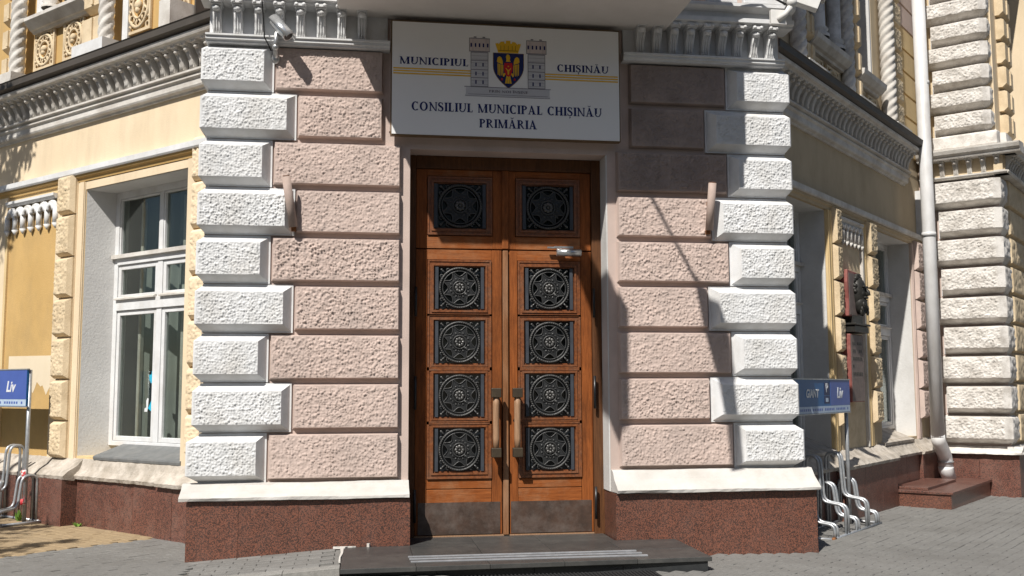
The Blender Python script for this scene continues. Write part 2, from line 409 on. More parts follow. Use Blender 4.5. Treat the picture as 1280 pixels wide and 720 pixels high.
def block(x0, x1, z0, z1, d0, d1, bev, tile, amp, step=.0125, back=.05, margin=.012, bl=None, br=None):
    """rusticated block: flat margin at d0, sloping bevel, rough face at d1; bl, br narrow the left or right bevel"""
    mb = MB()
    L0, R0 = (margin + bev if bl is None else bl), (margin + bev if br is None else br)
    a0, a1, c0, c1 = x0 + min(margin, L0 * .3), x1 - min(margin, R0 * .3), z0 + margin, z1 - margin
    o = [(x0, z0), (x1, z0), (x1, z1), (x0, z1)]
    q = [(a0, c0), (a1, c0), (a1, c1), (a0, c1)]
    i = [(x0 + L0, c0 + bev), (x1 - R0, c0 + bev), (x1 - R0, c1 - bev), (x0 + L0, c1 - bev)]
    vs = [(x, back, z) for x, z in o] + [(x, -d0, z) for x, z in o] + [(x, -d0, z) for x, z in q] + [(x, -d1, z) for x, z in i]
    fs = []
    for r_ in range(3):
        for k in range(4):
            j = (k + 1) % 4
            fs.append((r_ * 4 + k, r_ * 4 + j, r_ * 4 + 4 + j, r_ * 4 + 4 + k))
    mb.add(vs, fs)
    rough_sheet(mb, (i[0][0], -d1, i[0][1]), (1, 0, 0), (0, 0, 1), (0, -1, 0), i[1][0] - i[0][0], i[2][1] - i[0][1], tile, amp * random.uniform(.8, 1.25), step)
    return mb

def corner_quoin(xin, xout, body, z0, z1, d0, d1, bev, tile, amp, step, back=.5, margin=.014):
    """quoin that turns the corner: bevelled at top, bottom and inner side, its outer end returns along the pier's flank"""
    mb = MB(); sg_ = 1 if xout > xin else -1
    zA, zB = z0 + margin, z1 - margin
    zC, zD = zA + bev, zB - bev
    xi = xin + sg_ * (margin + .066); xo = xout - sg_ * .016
    rows = []
    for z, lvl in ((z0, 0), (zA, 0), (zC, 1), (zD, 1), (zB, 0), (z1, 0)):
        if lvl == 0: r_ = [(xin, .05, z), (xin, -d0, z), (xin + sg_ * margin, -d0, z), (body, -d0, z), (body, -d0, z), (body, back, z)]
        else: r_ = [(xin, .05, z), (xin, -d0, z), (xi, -d1, z), (xo, -d1, z), (xout, -d1 + .016, z), (xout, back, z)]
        rows.append(r_)
    # inner bevel keeps a flat margin all the way up
    for k in (2, 3): rows[k].insert(2, (xin + sg_ * margin, -d0, rows[k][0][2]))
    for k in (0, 1, 4, 5): rows[k].insert(2, (xin + sg_ * margin, -d0, rows[k][0][2]))
    vs = [p for r_ in rows for p in r_]; n = 7; fs = []
    for i in range(5):
        for k in range(n - 1):
            if i == 2 and k == 3: continue                # the rough face goes here
            q = (i * n + k, i * n + k + 1, (i + 1) * n + k + 1, (i + 1) * n + k)
            if len({vs[t] for t in q}) < 3: continue
            u = []
            for t in q:
                if not u or vs[t] != vs[u[-1]]: u.append(t)
            if vs[u[0]] == vs[u[-1]]: u.pop()
            if len(u) < 3: continue
            fs.append(tuple(u) if sg_ > 0 else tuple(u[::-1]))
    mb.add(vs, fs)
    xl, xr = min(xi, xo), max(xi, xo)
    rough_sheet(mb, (xl, -d1, zC), (1, 0, 0), (0, 0, 1), (0, -1, 0), xr - xl, zD - zC, tile, amp * random.uniform(.85, 1.2), step, fade=.012)
    return mb

# ================================================================== THE BUILDING
hall = thing('town_hall', 'ornate corner building with pink and white rusticated entrance piers and yellow side walls', 'building')
def part(mb, name, mt, frame=F0, bevel=0): return mb.build(name, mt, hall, frame, bevel)

# ---- chamfered entrance front
AL, AR, HEAD = -.867, .95, 3.65
mb = MB()
mb.prism([(-2.62, -.3), (AL, -.3), (AL, HEAD), (AR, HEAD), (AR, -.3), (2.66, -.3), (2.66, 17), (-2.62, 17)], 0, 1.5, 'y')
part(mb, 'entrance_wall', 'pink')
mb = MB().bx(-3.15, 3.13, -1.8, .0, 7.4, 17)  # unseen wider storey, added to shade the upper right wall
mb.add([(-2.62, .001, 6.9), (2.66, .001, 6.9), (2.66, 1.5, 6.9), (-2.62, 1.5, 6.9), (-3.15, .001, 7.4), (3.13, .001, 7.4), (3.13, 1.8, 7.4), (-3.15, 1.8, 7.4)], [(0, 1, 5, 4), (1, 2, 6, 5), (2, 3, 7, 6), (3, 0, 4, 7)])
part(mb, 'added_storey', 'white2')
zl = [.70 + .4265 * i for i in range(10)]
zr = [.762 + .4185 * i for i in range(10)]
for i in range(9):
    xb = -2.078 if i % 2 == 0 else -1.876
    x0 = -2.735 if i == 0 else -2.695
    part(corner_quoin(xb, x0, -2.642, zl[i] + .004, zl[i + 1] - .004, .022, .115, .056, T_WHITE, .0185, .0075), 'quoin', 'white')
    xe = -1.115 if i >= 7 else -.952
    part(block(xb + .012, xe, zl[i] + .028, zl[i + 1] - .012, .012, .060, .010, T_PINK, .0235, step=.0085, margin=.004), 'stone_block', 'pink')
    xb = 2.108 if i % 2 == 0 else (1.945 if i == 5 else 1.895)
    x1 = 2.755 if i == 0 else 2.715
    part(corner_quoin(xb, x1, 2.680, zr[i] + .004, zr[i + 1] - .004, .022, .115, .056, T_WHITE, .0185, .0075), 'quoin', 'white')
    xs = 1.162 if i >= 7 else 1.03
    part(block(xs, xb - .012, zr[i] + .028, zr[i + 1] - .012, .012, .060, .010, T_PINK, .0235, step=.0085, margin=.004), 'stone_block', 'pinkgrey' if i >= 6 else 'pink')  # top three right rows in a darker, greyer pink

def wobble_profile(pts, x0, x1, amp=.006, n=40):
    mb = MB(); xs = np.linspace(x0, x1, n)
    cum = [np.convolve(RNG.normal(0, 1, n + 8), np.ones(9) / 9, 'valid') for _ in pts]
    P = np.zeros((n, len(pts), 3))
    for j, (d, z) in enumerate(pts):
        k = 0 if j in (0, len(pts) - 1) else amp * 2.2
        P[:, j, 0] = xs; P[:, j, 1] = -d + cum[j] * k; P[:, j, 2] = z + cum[-1 - j] * k * .7
    mb.sheet(P, False)
    for e in (0, n - 1):
        b = len(mb.v); mb.v.extend(map(tuple, P[e].tolist())); f = tuple(range(b, b + len(pts)))
        mb.f.append(f if e == 0 else f[::-1]); mb.sm.append(False)
    return mb
part(wobble_profile([(-.03, .57), (.20, .572), (.235, .578), (.238, .60), (.20, .622), (.12, .655), (.075, .69), (.06, .705), (-.03, .705)], -2.76, AL + .002, .005), 'base_moulding', 'mould')
part(wobble_profile([(-.03, .572), (.20, .574), (.255, .58), (.258, .605), (.21, .64), (.13, .69), (.085, .745), (.06, .765), (-.03, .765)], AR - .002, 2.83, .005), 'base_moulding', 'mould')
for x0, x1 in ((-2.70, -2.28), (-2.279, -1.79), (-1.789, -1.27), (-1.269, AL + .01)):
    part(MB().bx(x0, x1, -.5 if x0 < -2.5 else -.25, .20 + random.uniform(-.0015, .0015), -.25, .568), 'granite_slab', 'granite', bevel=.0012)
for x0, x1 in ((AR - .004, 1.32), (1.321, 1.82), (1.821, 2.33), (2.331, 2.81)):
    part(MB().bx(x0, x1, -.5 if x1 > 2.7 else -.25, .20 + random.uniform(-.0015, .0015), -.25, .57), 'granite_slab', 'granite', bevel=.0012)

# ---- cornice of the entrance bay
def bracket_mesh(mt):
    mb = MB()
    pr_ = [(.04, 0), (.10, 0), (.095, .03), (.115, .10), (.155, .16), (.175, .20), (.175, .235), (.04, .235)]
    mb.profile(pr_, -.038, .038)
    for x in (-.022, 0, .022): mb.tube([(x, -.104, .004), (x, -.104, .05), (x, -.122, .11), (x, -.158, .165)], .0085, 5)
    mb.ball((0, -.178, .195), (.034, .03, .026))
    mb.bx(-.05, .05, .05, .225, .236, .262); mb.bx(-.044, .044, .05, .205, .222, .236)
    for x in (-.032, .032): mb.ball((x, -.225, .25), (.018, .014, .017), 6, 4)
    return mb.mesh('bracket', mt)
BR = bracket_mesh('white'); BR2 = bracket_mesh('white2')
def brackets(me, xs, z, frame, d=0, scale=1):
    for x in xs:
        o = link('bracket', me, hall, frame @ Matrix.Translation(Vector((x, -d, z))) @ Matrix.Diagonal((scale, scale, scale, 1)))
for (x0, x1, sp, xs) in ((-2.66, -1.06, .18, -2.57), (1.09, 2.66, .159, 2.53)):
    lft = x0 < 0
    part(MB().profile([(-.02, 4.525), (.115, 4.525), (.12, 4.54), (.135, 4.548), (.135, 4.572), (.15, 4.578), (.15, 4.594), (.09, 4.615), (-.02, 4.615)], x0, x1), 'cornice_band', 'white')
    part(MB().bx(x0 + .02, x1 - .02, -.02, .03, 4.615, 4.89), 'frieze', 'white')
    part(MB().profile([(-.02, 4.872), (.20, 4.872), (.205, 4.89), (.24, 4.90), (.24, 4.94), (.195, 4.955), (.195, 5.005), (.25, 5.015), (.285, 5.035), (.285, 5.065), (-.02, 5.095)], x0 - .04, x1 + .06), 'cornice_fascia', 'white')
    k = int((x1 - x0) / sp)
    brackets(BR, [xs + (sp if lft else -sp) * i for i in range(k)], 4.615, F0, d=-.005)
# plain lintel field behind the sign
part(MB().bx(-1.06, 1.09, -.02, .03, 3.80, 4.80), 'lintel_panel', 'pink')

# ---- balcony over the door (its underside is in the picture, its parapet shades the front)
balc = part(MB().bx(-1.53, 1.53, -.02, 1.215, 4.845, 5.10), 'balcony', 'soffit', bevel=.025)
MB().bx(-1.53, 1.54, 1.085, 1.22, 5.10, 6.05).bx(-1.53, -1.40, -.02, 1.085, 5.10, 6.05).bx(1.41, 1.54, -.02, 1.085, 5.10, 6.05).build('parapet', 'white2', balc)
MB().bx(-1.51, 1.59, 1.03, 1.275, 6.05, 6.13).build('parapet_coping', 'white2', balc)

# ---- door
DY = -.26                                               # door plane lies behind the wall face
door_root = part(MB().bx(-.868, -.80, DY - .10, DY + .03, .165, 3.648).bx(.851, .951, DY - .10, DY + .03, .165, 3.648).bx(-.80, .851, DY - .10, DY + .03, 3.53, 3.648), 'door_frame', 'woodframe', bevel=.006)
MB().bx(-.80, .851, DY - .12, DY - .10, .15, 3.53).build('door_backing', 'dark', door_root)
def grille_mesh(wd, ht):
    mb = MB(); rm = MB(); rr = ht * .47
    N = 64
    rm.tube([(rr * math.cos(2 * math.pi * k / N), -.012, rr * math.sin(2 * math.pi * k / N)) for k in range(N)], .012, 6, True)
    rm.tube([(rr * .86 * math.cos(2 * math.pi * k / N), -.010, rr * .86 * math.sin(2 * math.pi * k / N)) for k in range(N)], .006, 6, True)
    # eight-lobed web: the plate between an inner ring and eight round-sided openings
    n = 128; vo = []; vi = []
    def web(ph):
        e = min(ph, 1 - ph)
        return .87 if e < .07 else .87 - .27 * math.sin(math.pi * (ph - .07) / .86) ** .62
    for k in range(n):
        a = 2 * math.pi * k / n
        ph = ((a + math.pi / 8) % (math.pi / 4)) / (math.pi / 4)
        ro = rr * web(ph)
        vo.append((ro * math.cos(a), ro * math.sin(a))); vi.append((rr * .26 * math.cos(a), rr * .26 * math.sin(a)))
    vs = [(x, -.010, z) for x, z in vo] + [(x, -.014, z) for x, z in vi] + [(x, .006, z) for x, z in vo]
    fs = []
    for k in range(n):
        j = (k + 1) % n
        fs += [(k, n + k, n + j, j), (k, j, 2 * n + j, 2 * n + k)]
    mb.add(vs, fs)
    for k in range(8):                                   # raised rims of the openings, small bosses between
        a0 = -math.pi / 8 + k * math.pi / 4
        pts = []
        for t in np.linspace(.03, .97, 13):
            a = a0 + t * math.pi / 4; ro = rr * (web(t) - .015)
            pts.append((ro * math.cos(a), -.013, ro * math.sin(a)))
        rm.tube(pts, .0055, 6, caps=False)
        a = a0
        rm.ball((rr * .47 * math.cos(a), -.013, rr * .47 * math.sin(a)), (.011, .007, .011), 6, 4)
        a = a0 + math.pi / 8
        rm.tube([(rr * .40 * math.cos(a - .16), -.015, rr * .40 * math.sin(a - .16)), (rr * .49 * math.cos(a), -.015, rr * .49 * math.sin(a)), (rr * .40 * math.cos(a + .16), -.015, rr * .40 * math.sin(a + .16))], .004, 5)
    rm.tube([(rr * .33 * math.cos(a), -.018, rr * .33 * math.sin(a)), (rr * .72 * math.cos(a), -.014, rr * .72 * math.sin(a))], [.008, .004], 5)
    rm.tube([(rr * .33 * math.cos(2 * math.pi * k / 32), -.018, rr * .33 * math.sin(2 * math.pi * k / 32)) for k in range(32)], .007, 6, True)
    for sx in (-1, 1):
        for sz in (-1, 1):                               # corner scrolls
            cx, cz = sx * rr * .84, sz * rr * .84
            rm.tube([(cx + sx * .02, -.012, cz + sz * .02), (cx - sx * .02, -.014, cz - sz * .02)], [.011, .007], 6)
            for q in (0, 1):
                px, pz = (cx + sx * .012, cz - sz * .045) if q else (cx - sx * .045, cz + sz * .012)
                rm.tube([(px + .014 * math.cos(t), -.012, pz + .014 * math.sin(t)) for t in np.linspace(0, 5.2, 8)], .006, 5)
    return mb.mesh('grille', 'iron'), rm.mesh('grille_rim', 'ironmid')
def bead_mesh(ht):
    mb = MB(); rr = ht * .47
    for k in range(56):
        a = 2 * math.pi * k / 56; mb.ball((rr * math.cos(a), -.021, rr * math.sin(a)), .0075, 5, 4)
    for k in range(8):                                   # rosette
        a = 2 * math.pi * k / 8; mb.ball((rr * .17 * math.cos(a), -.024, rr * .17 * math.sin(a)), (.018, .012, .018), 6, 4)
    mb.ball((0, -.032, 0), (.013, .010, .013), 6, 4)
    for sx in (-1, 1):
        for sz in (-1, 1): mb.ball((sx * rr * .92, -.014, sz * rr * .92), .012, 6, 4)
    return mb.mesh('beading', 'ironlight')
GR, GRR = grille_mesh(.45, .387); BD = bead_mesh(.387)
GRB = MB().bx(-.225, -.196, 0, .012, -.193, .193).bx(.196, .225, 0, .012, -.193, .193).mesh('side_bar', 'steelbar')
GRG = MB().bx(-.235, .235, -.035, -.020, -.205, .205).mesh('grille_glass', 'glassdark')

def fill_panel(parent, x0, x1, z0, z1, k=1.0):
    """grille, glass and moulding in one opening of a door leaf; local to the door frame"""
    cx, cz = (x0 + x1) / 2, (z0 + z1) / 2; y = -(DY + .0)
    sc = (z1 - z0) / .387
    mp = Matrix.Translation(Vector((cx, y, cz))) @ Matrix.Diagonal((sc, 1, sc, 1))
    for nm, me in (('grille_glass', GRG), ('side_bar', GRB), ('grille', GR), ('grille_rim', GRR), ('beading', BD)):
        o = link(nm, me, parent, mp)
        if nm in ('beading', 'grille_rim'): o['kind'] = 'stuff'
    mb = MB(); o = .066
    for a0, a1, dd0, dd1 in ((o, .050, .0, .014), (.050, .030, 0, .006), (.030, .012, 0, .016), (.012, .0, 0, -.006)):
        X0, X1, Z0, Z1 = x0 - a0, x1 + a0, z0 - a0, z1 + a0
        x0i, x1i, z0i, z1i = x0 - a1, x1 + a1, z0 - a1, z1 + a1
        d0, d1 = DY - .03, DY + dd1
        for pts in ([(X0, Z0), (X1, Z0), (x1i, z0i), (x0i, z0i)], [(X1, Z0), (X1, Z1), (x1i, z1i), (x1i, z0i)],
                    [(X1, Z1), (X0, Z1), (x0i, z1i), (x1i, z1i)], [(X0, Z1), (X0, Z0), (x0i, z0i), (x0i, z1i)]):
            mb.prism(pts, -d0, -d1, 'y')
    mb.build('moulding', 'wooddark', parent)
GZ = [(.751, 1.136), (1.24, 1.626), (1.727, 2.113), (2.226, 2.613)]
for li, (x0, x1, g0, g1) in enumerate(((-.797, -.002, -.622, -.166), (.066, .848, .215, .673))):
    leaf = MB().bx(x0, x1, DY - .05, DY - .03, .185, 2.775).build('entrance_door', 'wood', hall)
    s0, s1 = g0 - .07, g1 + .07
    MB().bx(x0, s0, DY - .03, DY, .185, 2.775).build('stile', 'wood', leaf, bevel=.004)
    MB().bx(s1, x1, DY - .03, DY, .185, 2.775).build('stile', 'wood', leaf, bevel=.004)
    for z0, z1 in ((2.613 + .07, 2.775), (2.113 + .069, 2.226 - .069), (1.626 + .069, 1.727 - .069), (1.136 + .069, 1.24 - .069)):
        if z1 - z0 > .003: MB().bx(s0, s1, DY - .03, DY - .002, z0, z1).build('rail', 'woodh', leaf, bevel=.003)
    MB().bx(s0 + .003, s1 - .003, DY - .03, DY - .004, .595, .751 - .072).build('rail', 'woodh', leaf, bevel=.004)
    MB().bx(s0 + .003, s1 - .003, DY - .03, DY - .004, .45, .589).build('rail', 'woodh', leaf, bevel=.004)
    for z0, z1 in GZ: fill_panel(leaf, g0, g1, z0, z1)
    k0, k1 = (x0 + .03, x1 - .02) if li == 0 else (x0 + .012, x1 - .02)
    MB().bx(k0, k1, DY, DY + .006, .19, .474).build('kick_plate', 'kick', leaf)
    hx = -.075 if li == 0 else .120
    MB().tube([(hx, .115, .95), (hx, .115, 1.05), (hx, .115, 1.2), (hx, .115, 1.35), (hx, .115, 1.44)], [.027, .031, .029, .031, .027], 10).build('handle', 'woodworn', leaf)
    MB().bx(hx - .044, hx + .044, -.145, -.075, 1.415, 1.50).bx(hx - .02, hx + .02, -.28, -.145, 1.43, 1.48).build('handle_block', 'bronze', leaf, bevel=.006)
    MB().bx(hx - .044, hx + .044, -.145, -.075, .882, .966).bx(hx - .02, hx + .02, -.28, -.145, .90, .95).build('handle_block', 'bronze', leaf, bevel=.006)
    for z0, z1 in ((.31, .60), (1.31, 1.61), (2.15, 2.42)):
        hxx = -.80 if li == 0 else .853
        MB().tube([(hxx, .178, z0), (hxx, .178, z1)], .013, 8).build('hinge', 'black', leaf)
    if li == 1:
        MB().tube([(.50, .16, 2.752), (.73, .16, 2.752)], .034, 10).build('door_closer', 'alu', leaf)
        MB().bx(.48, .66, -.19, -.165, 2.793, 2.812).bx(.42, .56, -.215, -.19, 2.795, 2.810).bx(.585, .63, -.13, -.118, 2.74, 2.765).build('closer_arm', 'alu', leaf)
        MB().tube([(.108, .218, 1.205), (.108, .207, 1.205)], .014, 8).build('keyhole', 'black', leaf)
MB().bx(.006, .056, DY - .03, DY + .028, .18, 2.772).build('astragal', 'woodmid', door_root, bevel=.006)
tp = MB().bx(-.797, .848, DY - .05, DY - .03, 2.785, 3.53).build('transom', 'wood', hall)
for x0, x1, g0, g1 in ((-.797, .025, -.626, -.157), (.032, .848, .198, .676)):
    MB().bx(x0, g0 - .07, DY - .03, DY, 2.787, 3.528).build('stile', 'wood', tp, bevel=.004)
    MB().bx(g1 + .07, x1, DY - .03, DY, 2.787, 3.528).build('stile', 'wood', tp, bevel=.004)
    MB().bx(g0 - .07, g1 + .07, DY - .03, DY - .002, 2.787, 2.906).build('rail', 'woodh', tp, bevel=.004)
    MB().bx(g0 - .07, g1 + .07, DY - .03, DY - .002, 3.464, 3.528).build('rail', 'woodh', tp, bevel=.004)
    fill_panel(tp, g0, g1, 2.978, 3.392)
MB().bx(.0, .062, DY - .03, DY + .022, 2.787, 3.528).build('astragal', 'wood', tp, bevel=.006)
MB().bx(-.80, .851, DY - .14, DY + .01, .13, .182).build('threshold', 'woodworn', door_root)
# jamb and head faces painted white
part(MB().bx(AR - .012, AR - .001, DY + .031, -.002, .575, HEAD - .001), 'door_jamb', 'whiterev')

# ---- side walls -----------------------------------------------------------------
def wall_with_openings(x0, x1, z0, z1, ops, depth, mt, frame, name='side_wall'):
    mb = MB(); xs = [x0]
    for a, b, c, d in sorted(ops):
        mb.bx(xs[-1], a, -depth, 0, z0, z1)
        mb.bx(a, b, -depth, 0, z0, c); mb.bx(a, b, -depth, 0, d, z1)
        xs.append(b)
    mb.bx(xs[-1], x1, -depth, 0, z0, z1)
    return part(mb, name, mt, frame)
def reveals(a, b, c, d, depth, mt, frame, splay=0):
    t = .006
    mb = MB()
    if splay:
        mb.prism([(a, .002), (a + splay, depth), (a, depth)], c, d - t, 'z').prism([(b, .002), (b, depth), (b - splay, depth)], c, d - t, 'z')
    else: mb.bx(a, a + t, -depth, -.004, c, d).bx(b - t, b, -depth, -.004, c, d)
    mb.bx(a + t, b - t, -depth, -.004, d - t, d)
    part(mb, 'window_reveal', mt, frame)
def window(a, b, c, d, dp, frame, mul, z_tr, z_lo, sash=.05, blue=False):
    """casement window: outer frame, two transoms, mullion; sashes and panes are sub-parts"""
    mb = MB(); f = .07
    mb.bx(a, a + f, dp - .08, dp, c, d).bx(b - f, b, dp - .08, dp, c, d).bx(a + f, b - f, dp - .08, dp, d - f, d).bx(a + f, b - f, dp - .08, dp, c, c + .05)
    mb.bx(a + f, b - f, dp - .08, dp + .01, z_tr[0], z_tr[1]).bx(a + f, b - f, dp - .08, dp + .012, z_lo[0], z_lo[1])
    mw = .085
    mb.bx(mul - mw / 2, mul + mw / 2, dp - .08, dp - .002, c + .05, z_tr[0])
    mb.bx(mul - .03, mul + .03, dp - .08, dp - .002, z_tr[1], d - f)
    win = part(mb, 'window', 'white', frame, bevel=.004)
    mb = MB().bx(a + .0, b, dp, dp + .045, z_tr[1] - .03, z_tr[1] + .012).profile([(dp, z_lo[1] - .004), (dp + .04, z_lo[1] - .004), (dp + .04, z_lo[1] + .012), (dp, z_lo[1] + .03)], a + f, mul - mw / 2).profile([(dp, z_lo[1] - .004), (dp + .04, z_lo[1] - .004), (dp + .04, z_lo[1] + .012), (dp, z_lo[1] + .03)], mul + mw / 2, b - f)
    mb.build('drip_rail', 'white2', win)
    cells = []
    for (p, q) in ((a + f, mul - mw / 2), (mul + mw / 2, b - f)):
        cells.append((p, q, c + .05, z_lo[0], sash)); cells.append((p, q, z_lo[1], z_tr[0], sash))
    for (p, q) in ((a + f, mul - .03), (mul + .03, b - f)): cells.append((p, q, z_tr[1], d - f, .02))
    for p, q, u, v, sw in cells:
        p += .003; q -= .003; u += .003; v -= .003
        MB().bx(p, p + sw, dp - .06, dp - .01, u, v).bx(q - sw, q, dp - .06, dp - .01, u, v).bx(p + sw, q - sw, dp - .06, dp - .01, u, u + sw).bx(p + sw, q - sw, dp - .06, dp - .01, v - sw, v).build('sash', 'white', win, bevel=.004)
        MB().bx(p + sw, q - sw, dp - .043, dp - .038, u + sw, v - sw).build('pane', 'glass', win)
    # the inner window and the dim room behind it
    ib = MB(); sh_ = .22 if frame is FL else -.12
    for (p, q) in ((a + f, mul), (mul, b - f)):
        w_ = q - p
        ib.bx(p + w_ * .47 - sh_, p + w_ * .53 - sh_, dp - .22, dp - .18, c, d - .1)
    ib.build('inner_frame', 'white2', win)
    wv = MB(); xs_ = np.linspace(a - .02, b + .02, 90)
    wv.sheet(np.array([[(x, -(dp - .36) + .022 * math.sin(x * 31) + .012 * math.sin(x * 53 + 1), z) for x in xs_] for z in (c - .05, d + .05)]))
    wv.build('blind', 'curtain', win)
    MB().bx(a - .06, a - .03, dp - .75, dp - .08, c - .05, d + .05).bx(b + .03, b + .06, dp - .75, dp - .08, c - .05, d + .05).bx(a - .06, b + .06, dp - .75, dp - .08, c - .09, c - .06).bx(a - .06, b + .06, dp - .75, dp - .08, d + .06, d + .09).build('room', 'room', win)
    return win
def pil_blocks(x0, x1, zb, d, frame, mt, tile=T_CORNER, amp=.035, dd=.05):
    """column of rough rusticated blocks with undercut undersides; zb = undersides from the top down"""
    for i, zbot in enumerate(zb):
        ztop = (zb[i - 1] - .02) if i else zb[0] + .43
        mb = MB(); b = d + dd
        vs = [(x0, .02, zbot - .0), (x1, .02, zbot), (x1, .02, ztop), (x0, .02, ztop),
              (x0, -d, zbot), (x1, -d, zbot), (x1, -d, ztop), (x0, -d, ztop),
              (x0 + .01, -b, zbot + .035), (x1 - .03, -b, zbot + .035), (x1 - .03, -b, ztop - .03), (x0 + .01, -b, ztop - .03)]
        fs = []
        for r_ in range(2):
            for k in range(4):
                j = (k + 1) % 4; fs.append((r_ * 4 + k, r_ * 4 + j, r_ * 4 + 4 + j, r_ * 4 + 4 + k))
        mb.add(vs, fs)
        rough_sheet(mb, (x0 + .01, -b, zbot + .035), (1, 0, 0), (0, 0, 1), (0, -1, 0), x1 - x0 - .04, ztop - zbot - .065, tile, amp, .013, .015)
        part(mb, 'pilaster_block', mt, frame)
def rough_ledge(x0, x1, z0, z1, d1, frame, mt='plaster'):
    n = max(8, int((x1 - x0) / .03)); xs = np.linspace(x0, x1, n)
    prof = [(d1 - .10, z0 - .02), (d1 + .015, z0), (d1 + .025, z0 + .035), (d1 - .03, z0 + .085), (d1 * .45, (z0 + z1) / 2 + .03), (.02, z1), (-.02, z1)]
    P = np.zeros((n, len(prof), 3))
    for j, (d, z) in enumerate(prof):
        r1 = relief(T_COARSE, xs * 1.4 + j * .37, np.full(n, j * .11)); r2 = relief(T_PINK, xs + j * .7, np.full(n, j * .31))
        k = 0 if j in (0, len(prof) - 1) else 1
        P[:, j] = np.stack([xs, -d - (r1 - .4) * .013 * k, z + (r2 - .4) * .009 * k], 1)
    mb = MB(); mb.sheet(P, False)
    for e in (0, n - 1):
        b = len(mb.v); mb.v.extend(map(tuple, P[e].tolist())); f = tuple(range(b, b + len(prof)))
        mb.f.append(f if e == 0 else f[::-1]); mb.sm.append(False)
    part(mb, 'plaster_ledge', mt, frame)
def lace(x0, x1, ztop, zarch, frame, n=6, mt='white'):
    """white pendant arcade under a fillet"""
    p = part(MB().profile([(-.02, ztop - .055), (.05, ztop - .055), (.075, ztop - .03), (.075, ztop), (-.02, ztop)], x0, x1), 'pendant_arcade', mt, frame)
    w_ = (x1 - x0) / n
    for i in range(n):
        cx = x0 + w_ * (i + .5); mb = MB()
        for rad, dd, th in ((w_ * .50, .03, .022), (w_ * .33, .045, .024)):
            zc = zarch + .06
            pts = [(cx + rad * math.cos(t), -dd, zc + rad * 1.15 * math.sin(t)) for t in np.linspace(0, math.pi, 9)]
            mb.tube(pts, th * w_ / .15, 6)
        mb.build('pendant_arch', mt, p)
    mb = MB()
    for i in range(n + 1):
        cx = x0 + w_ * i
        mb.tube([(cx, -.035, zarch + .09), (cx, -.035, zarch - .09)], [.03 * w_ / .15] * 2, 6)
        mb.tube([(cx, -.035, zarch - .09), (cx, -.035, zarch - .15)], [.036 * w_ / .15, .006], 6)
    mb.build('pendant_drop', mt, p)
def side_cornice(x0, x1, z, frame, mt, nb0, pitch, nb):
    """white band, mouldings, bracket row, gutter; z is the underside"""
    part(MB().profile([(-.02, z - .02), (.03, z - .02), (.035, z), (.07, z + .012), (.08, z + .03), (.08, z + .085), (.105, z + .105), (.105, z + .12), (.08, z + .13), (.08, z + .145), (.125, z + .155), (.125, z + .175), (.06, z + .185), (-.02, z + .185)], x0, x1), 'cornice_band', mt, frame)
    part(MB().bx(x0, x1, -.02, .045, z + .185, z + .43), 'cornice_frieze', mt, frame)
    brackets(BR2, [nb0 + pitch * i for i in range(nb)], z + .185, frame, d=.035, scale=.86)
    part(MB().profile([(-.02, z + .41), (.235, z + .41), (.245, z + .425), (.275, z + .435), (.285, z + .455), (.285, z + .475), (.25, z + .485), (-.02, z + .485)], x0, x1), 'cornice_fascia', mt, frame)
    part(MB().profile([(-.02, z + .485), (.26, z + .485), (.33, z + .51), (.335, z + .57), (.345, z + .582), (.32, z + .59), (.10, z + .61), (-.02, z + .62)], x0, x1), 'gutter_flashing', 'flash', frame)
def string_course(x0, x1, ztop, frame, mt):
    part(MB().profile([(-.02, ztop - .075), (.075, ztop - .075), (.085, ztop - .06), (.085, ztop - .005), (.06, ztop), (-.02, ztop + .015)], x0, x1), 'string_course', mt, frame)
    part(MB().profile([(-.02, ztop - .15), (.022, ztop - .15), (.03, ztop - .115), (.055, ztop - .10), (.055, ztop - .076), (-.02, ztop - .076)], x0, x1), 'string_moulding', 'ochre' if mt == 'white' else 'dullyellow', frame)

# left (south-west) side
wall_with_openings(-9.5, -1.55, -.3, 4.62, [(-4.72, -2.905, .80, 3.665)], .45, 'yellow', FL)
reveals(-4.72, -2.905, .80, 3.665, .45, 'greyrev', FL, .11)
wl = window(-4.645, -2.975, .90, 3.66, -.31, FL, -3.80, (2.85, 2.95), (2.35, 2.47))
MB().prism([(-3.965, 1.60), (-3.935, 1.56), (-3.915, 1.57), (-3.910, 1.68), (-3.925, 1.69), (-3.930, 1.655), (-3.970, 1.65)], .338, .341, 'y').build('sticker', 'bluepaper', wl)
MB().prism([(-3.910, 1.265), (-3.910, 1.265), (-3.910, 1.40), (-3.955, 1.33), (-3.975, 1.30)], .338, .341, 'y').build('sticker', 'bluepaper', wl)
MB().prism([(-4.040, 1.265), (-3.988, 1.265), (-3.977, 1.31), (-3.970, 1.40), (-3.990, 1.41), (-4.010, 1.38), (-4.005, 1.31), (-4.035, 1.30)], .338, .341, 'y').build('sticker', 'print', wl)
part(MB().profile([(-.32, .82), (.03, .775), (.035, .80), (.03, .815), (-.32, .925)], -4.36, -2.88), 'window_sill', 'sillgrey', FL)
part(MB().bx(-4.355, -2.90, -.30, .012, .66, .778), 'sill_apron', 'plaster', FL)
string_course(-9.5, -1.7, 3.905, FL, 'white')
side_cornice(-9.5, -1.9, 4.425, FL, 'white2', -2.28 - .157 * 29, .157, 30)
part(MB().bx(-9.5, -2.0, -.02, .006, 3.91, 4.42), 'frieze_field', 'frieze', FL)
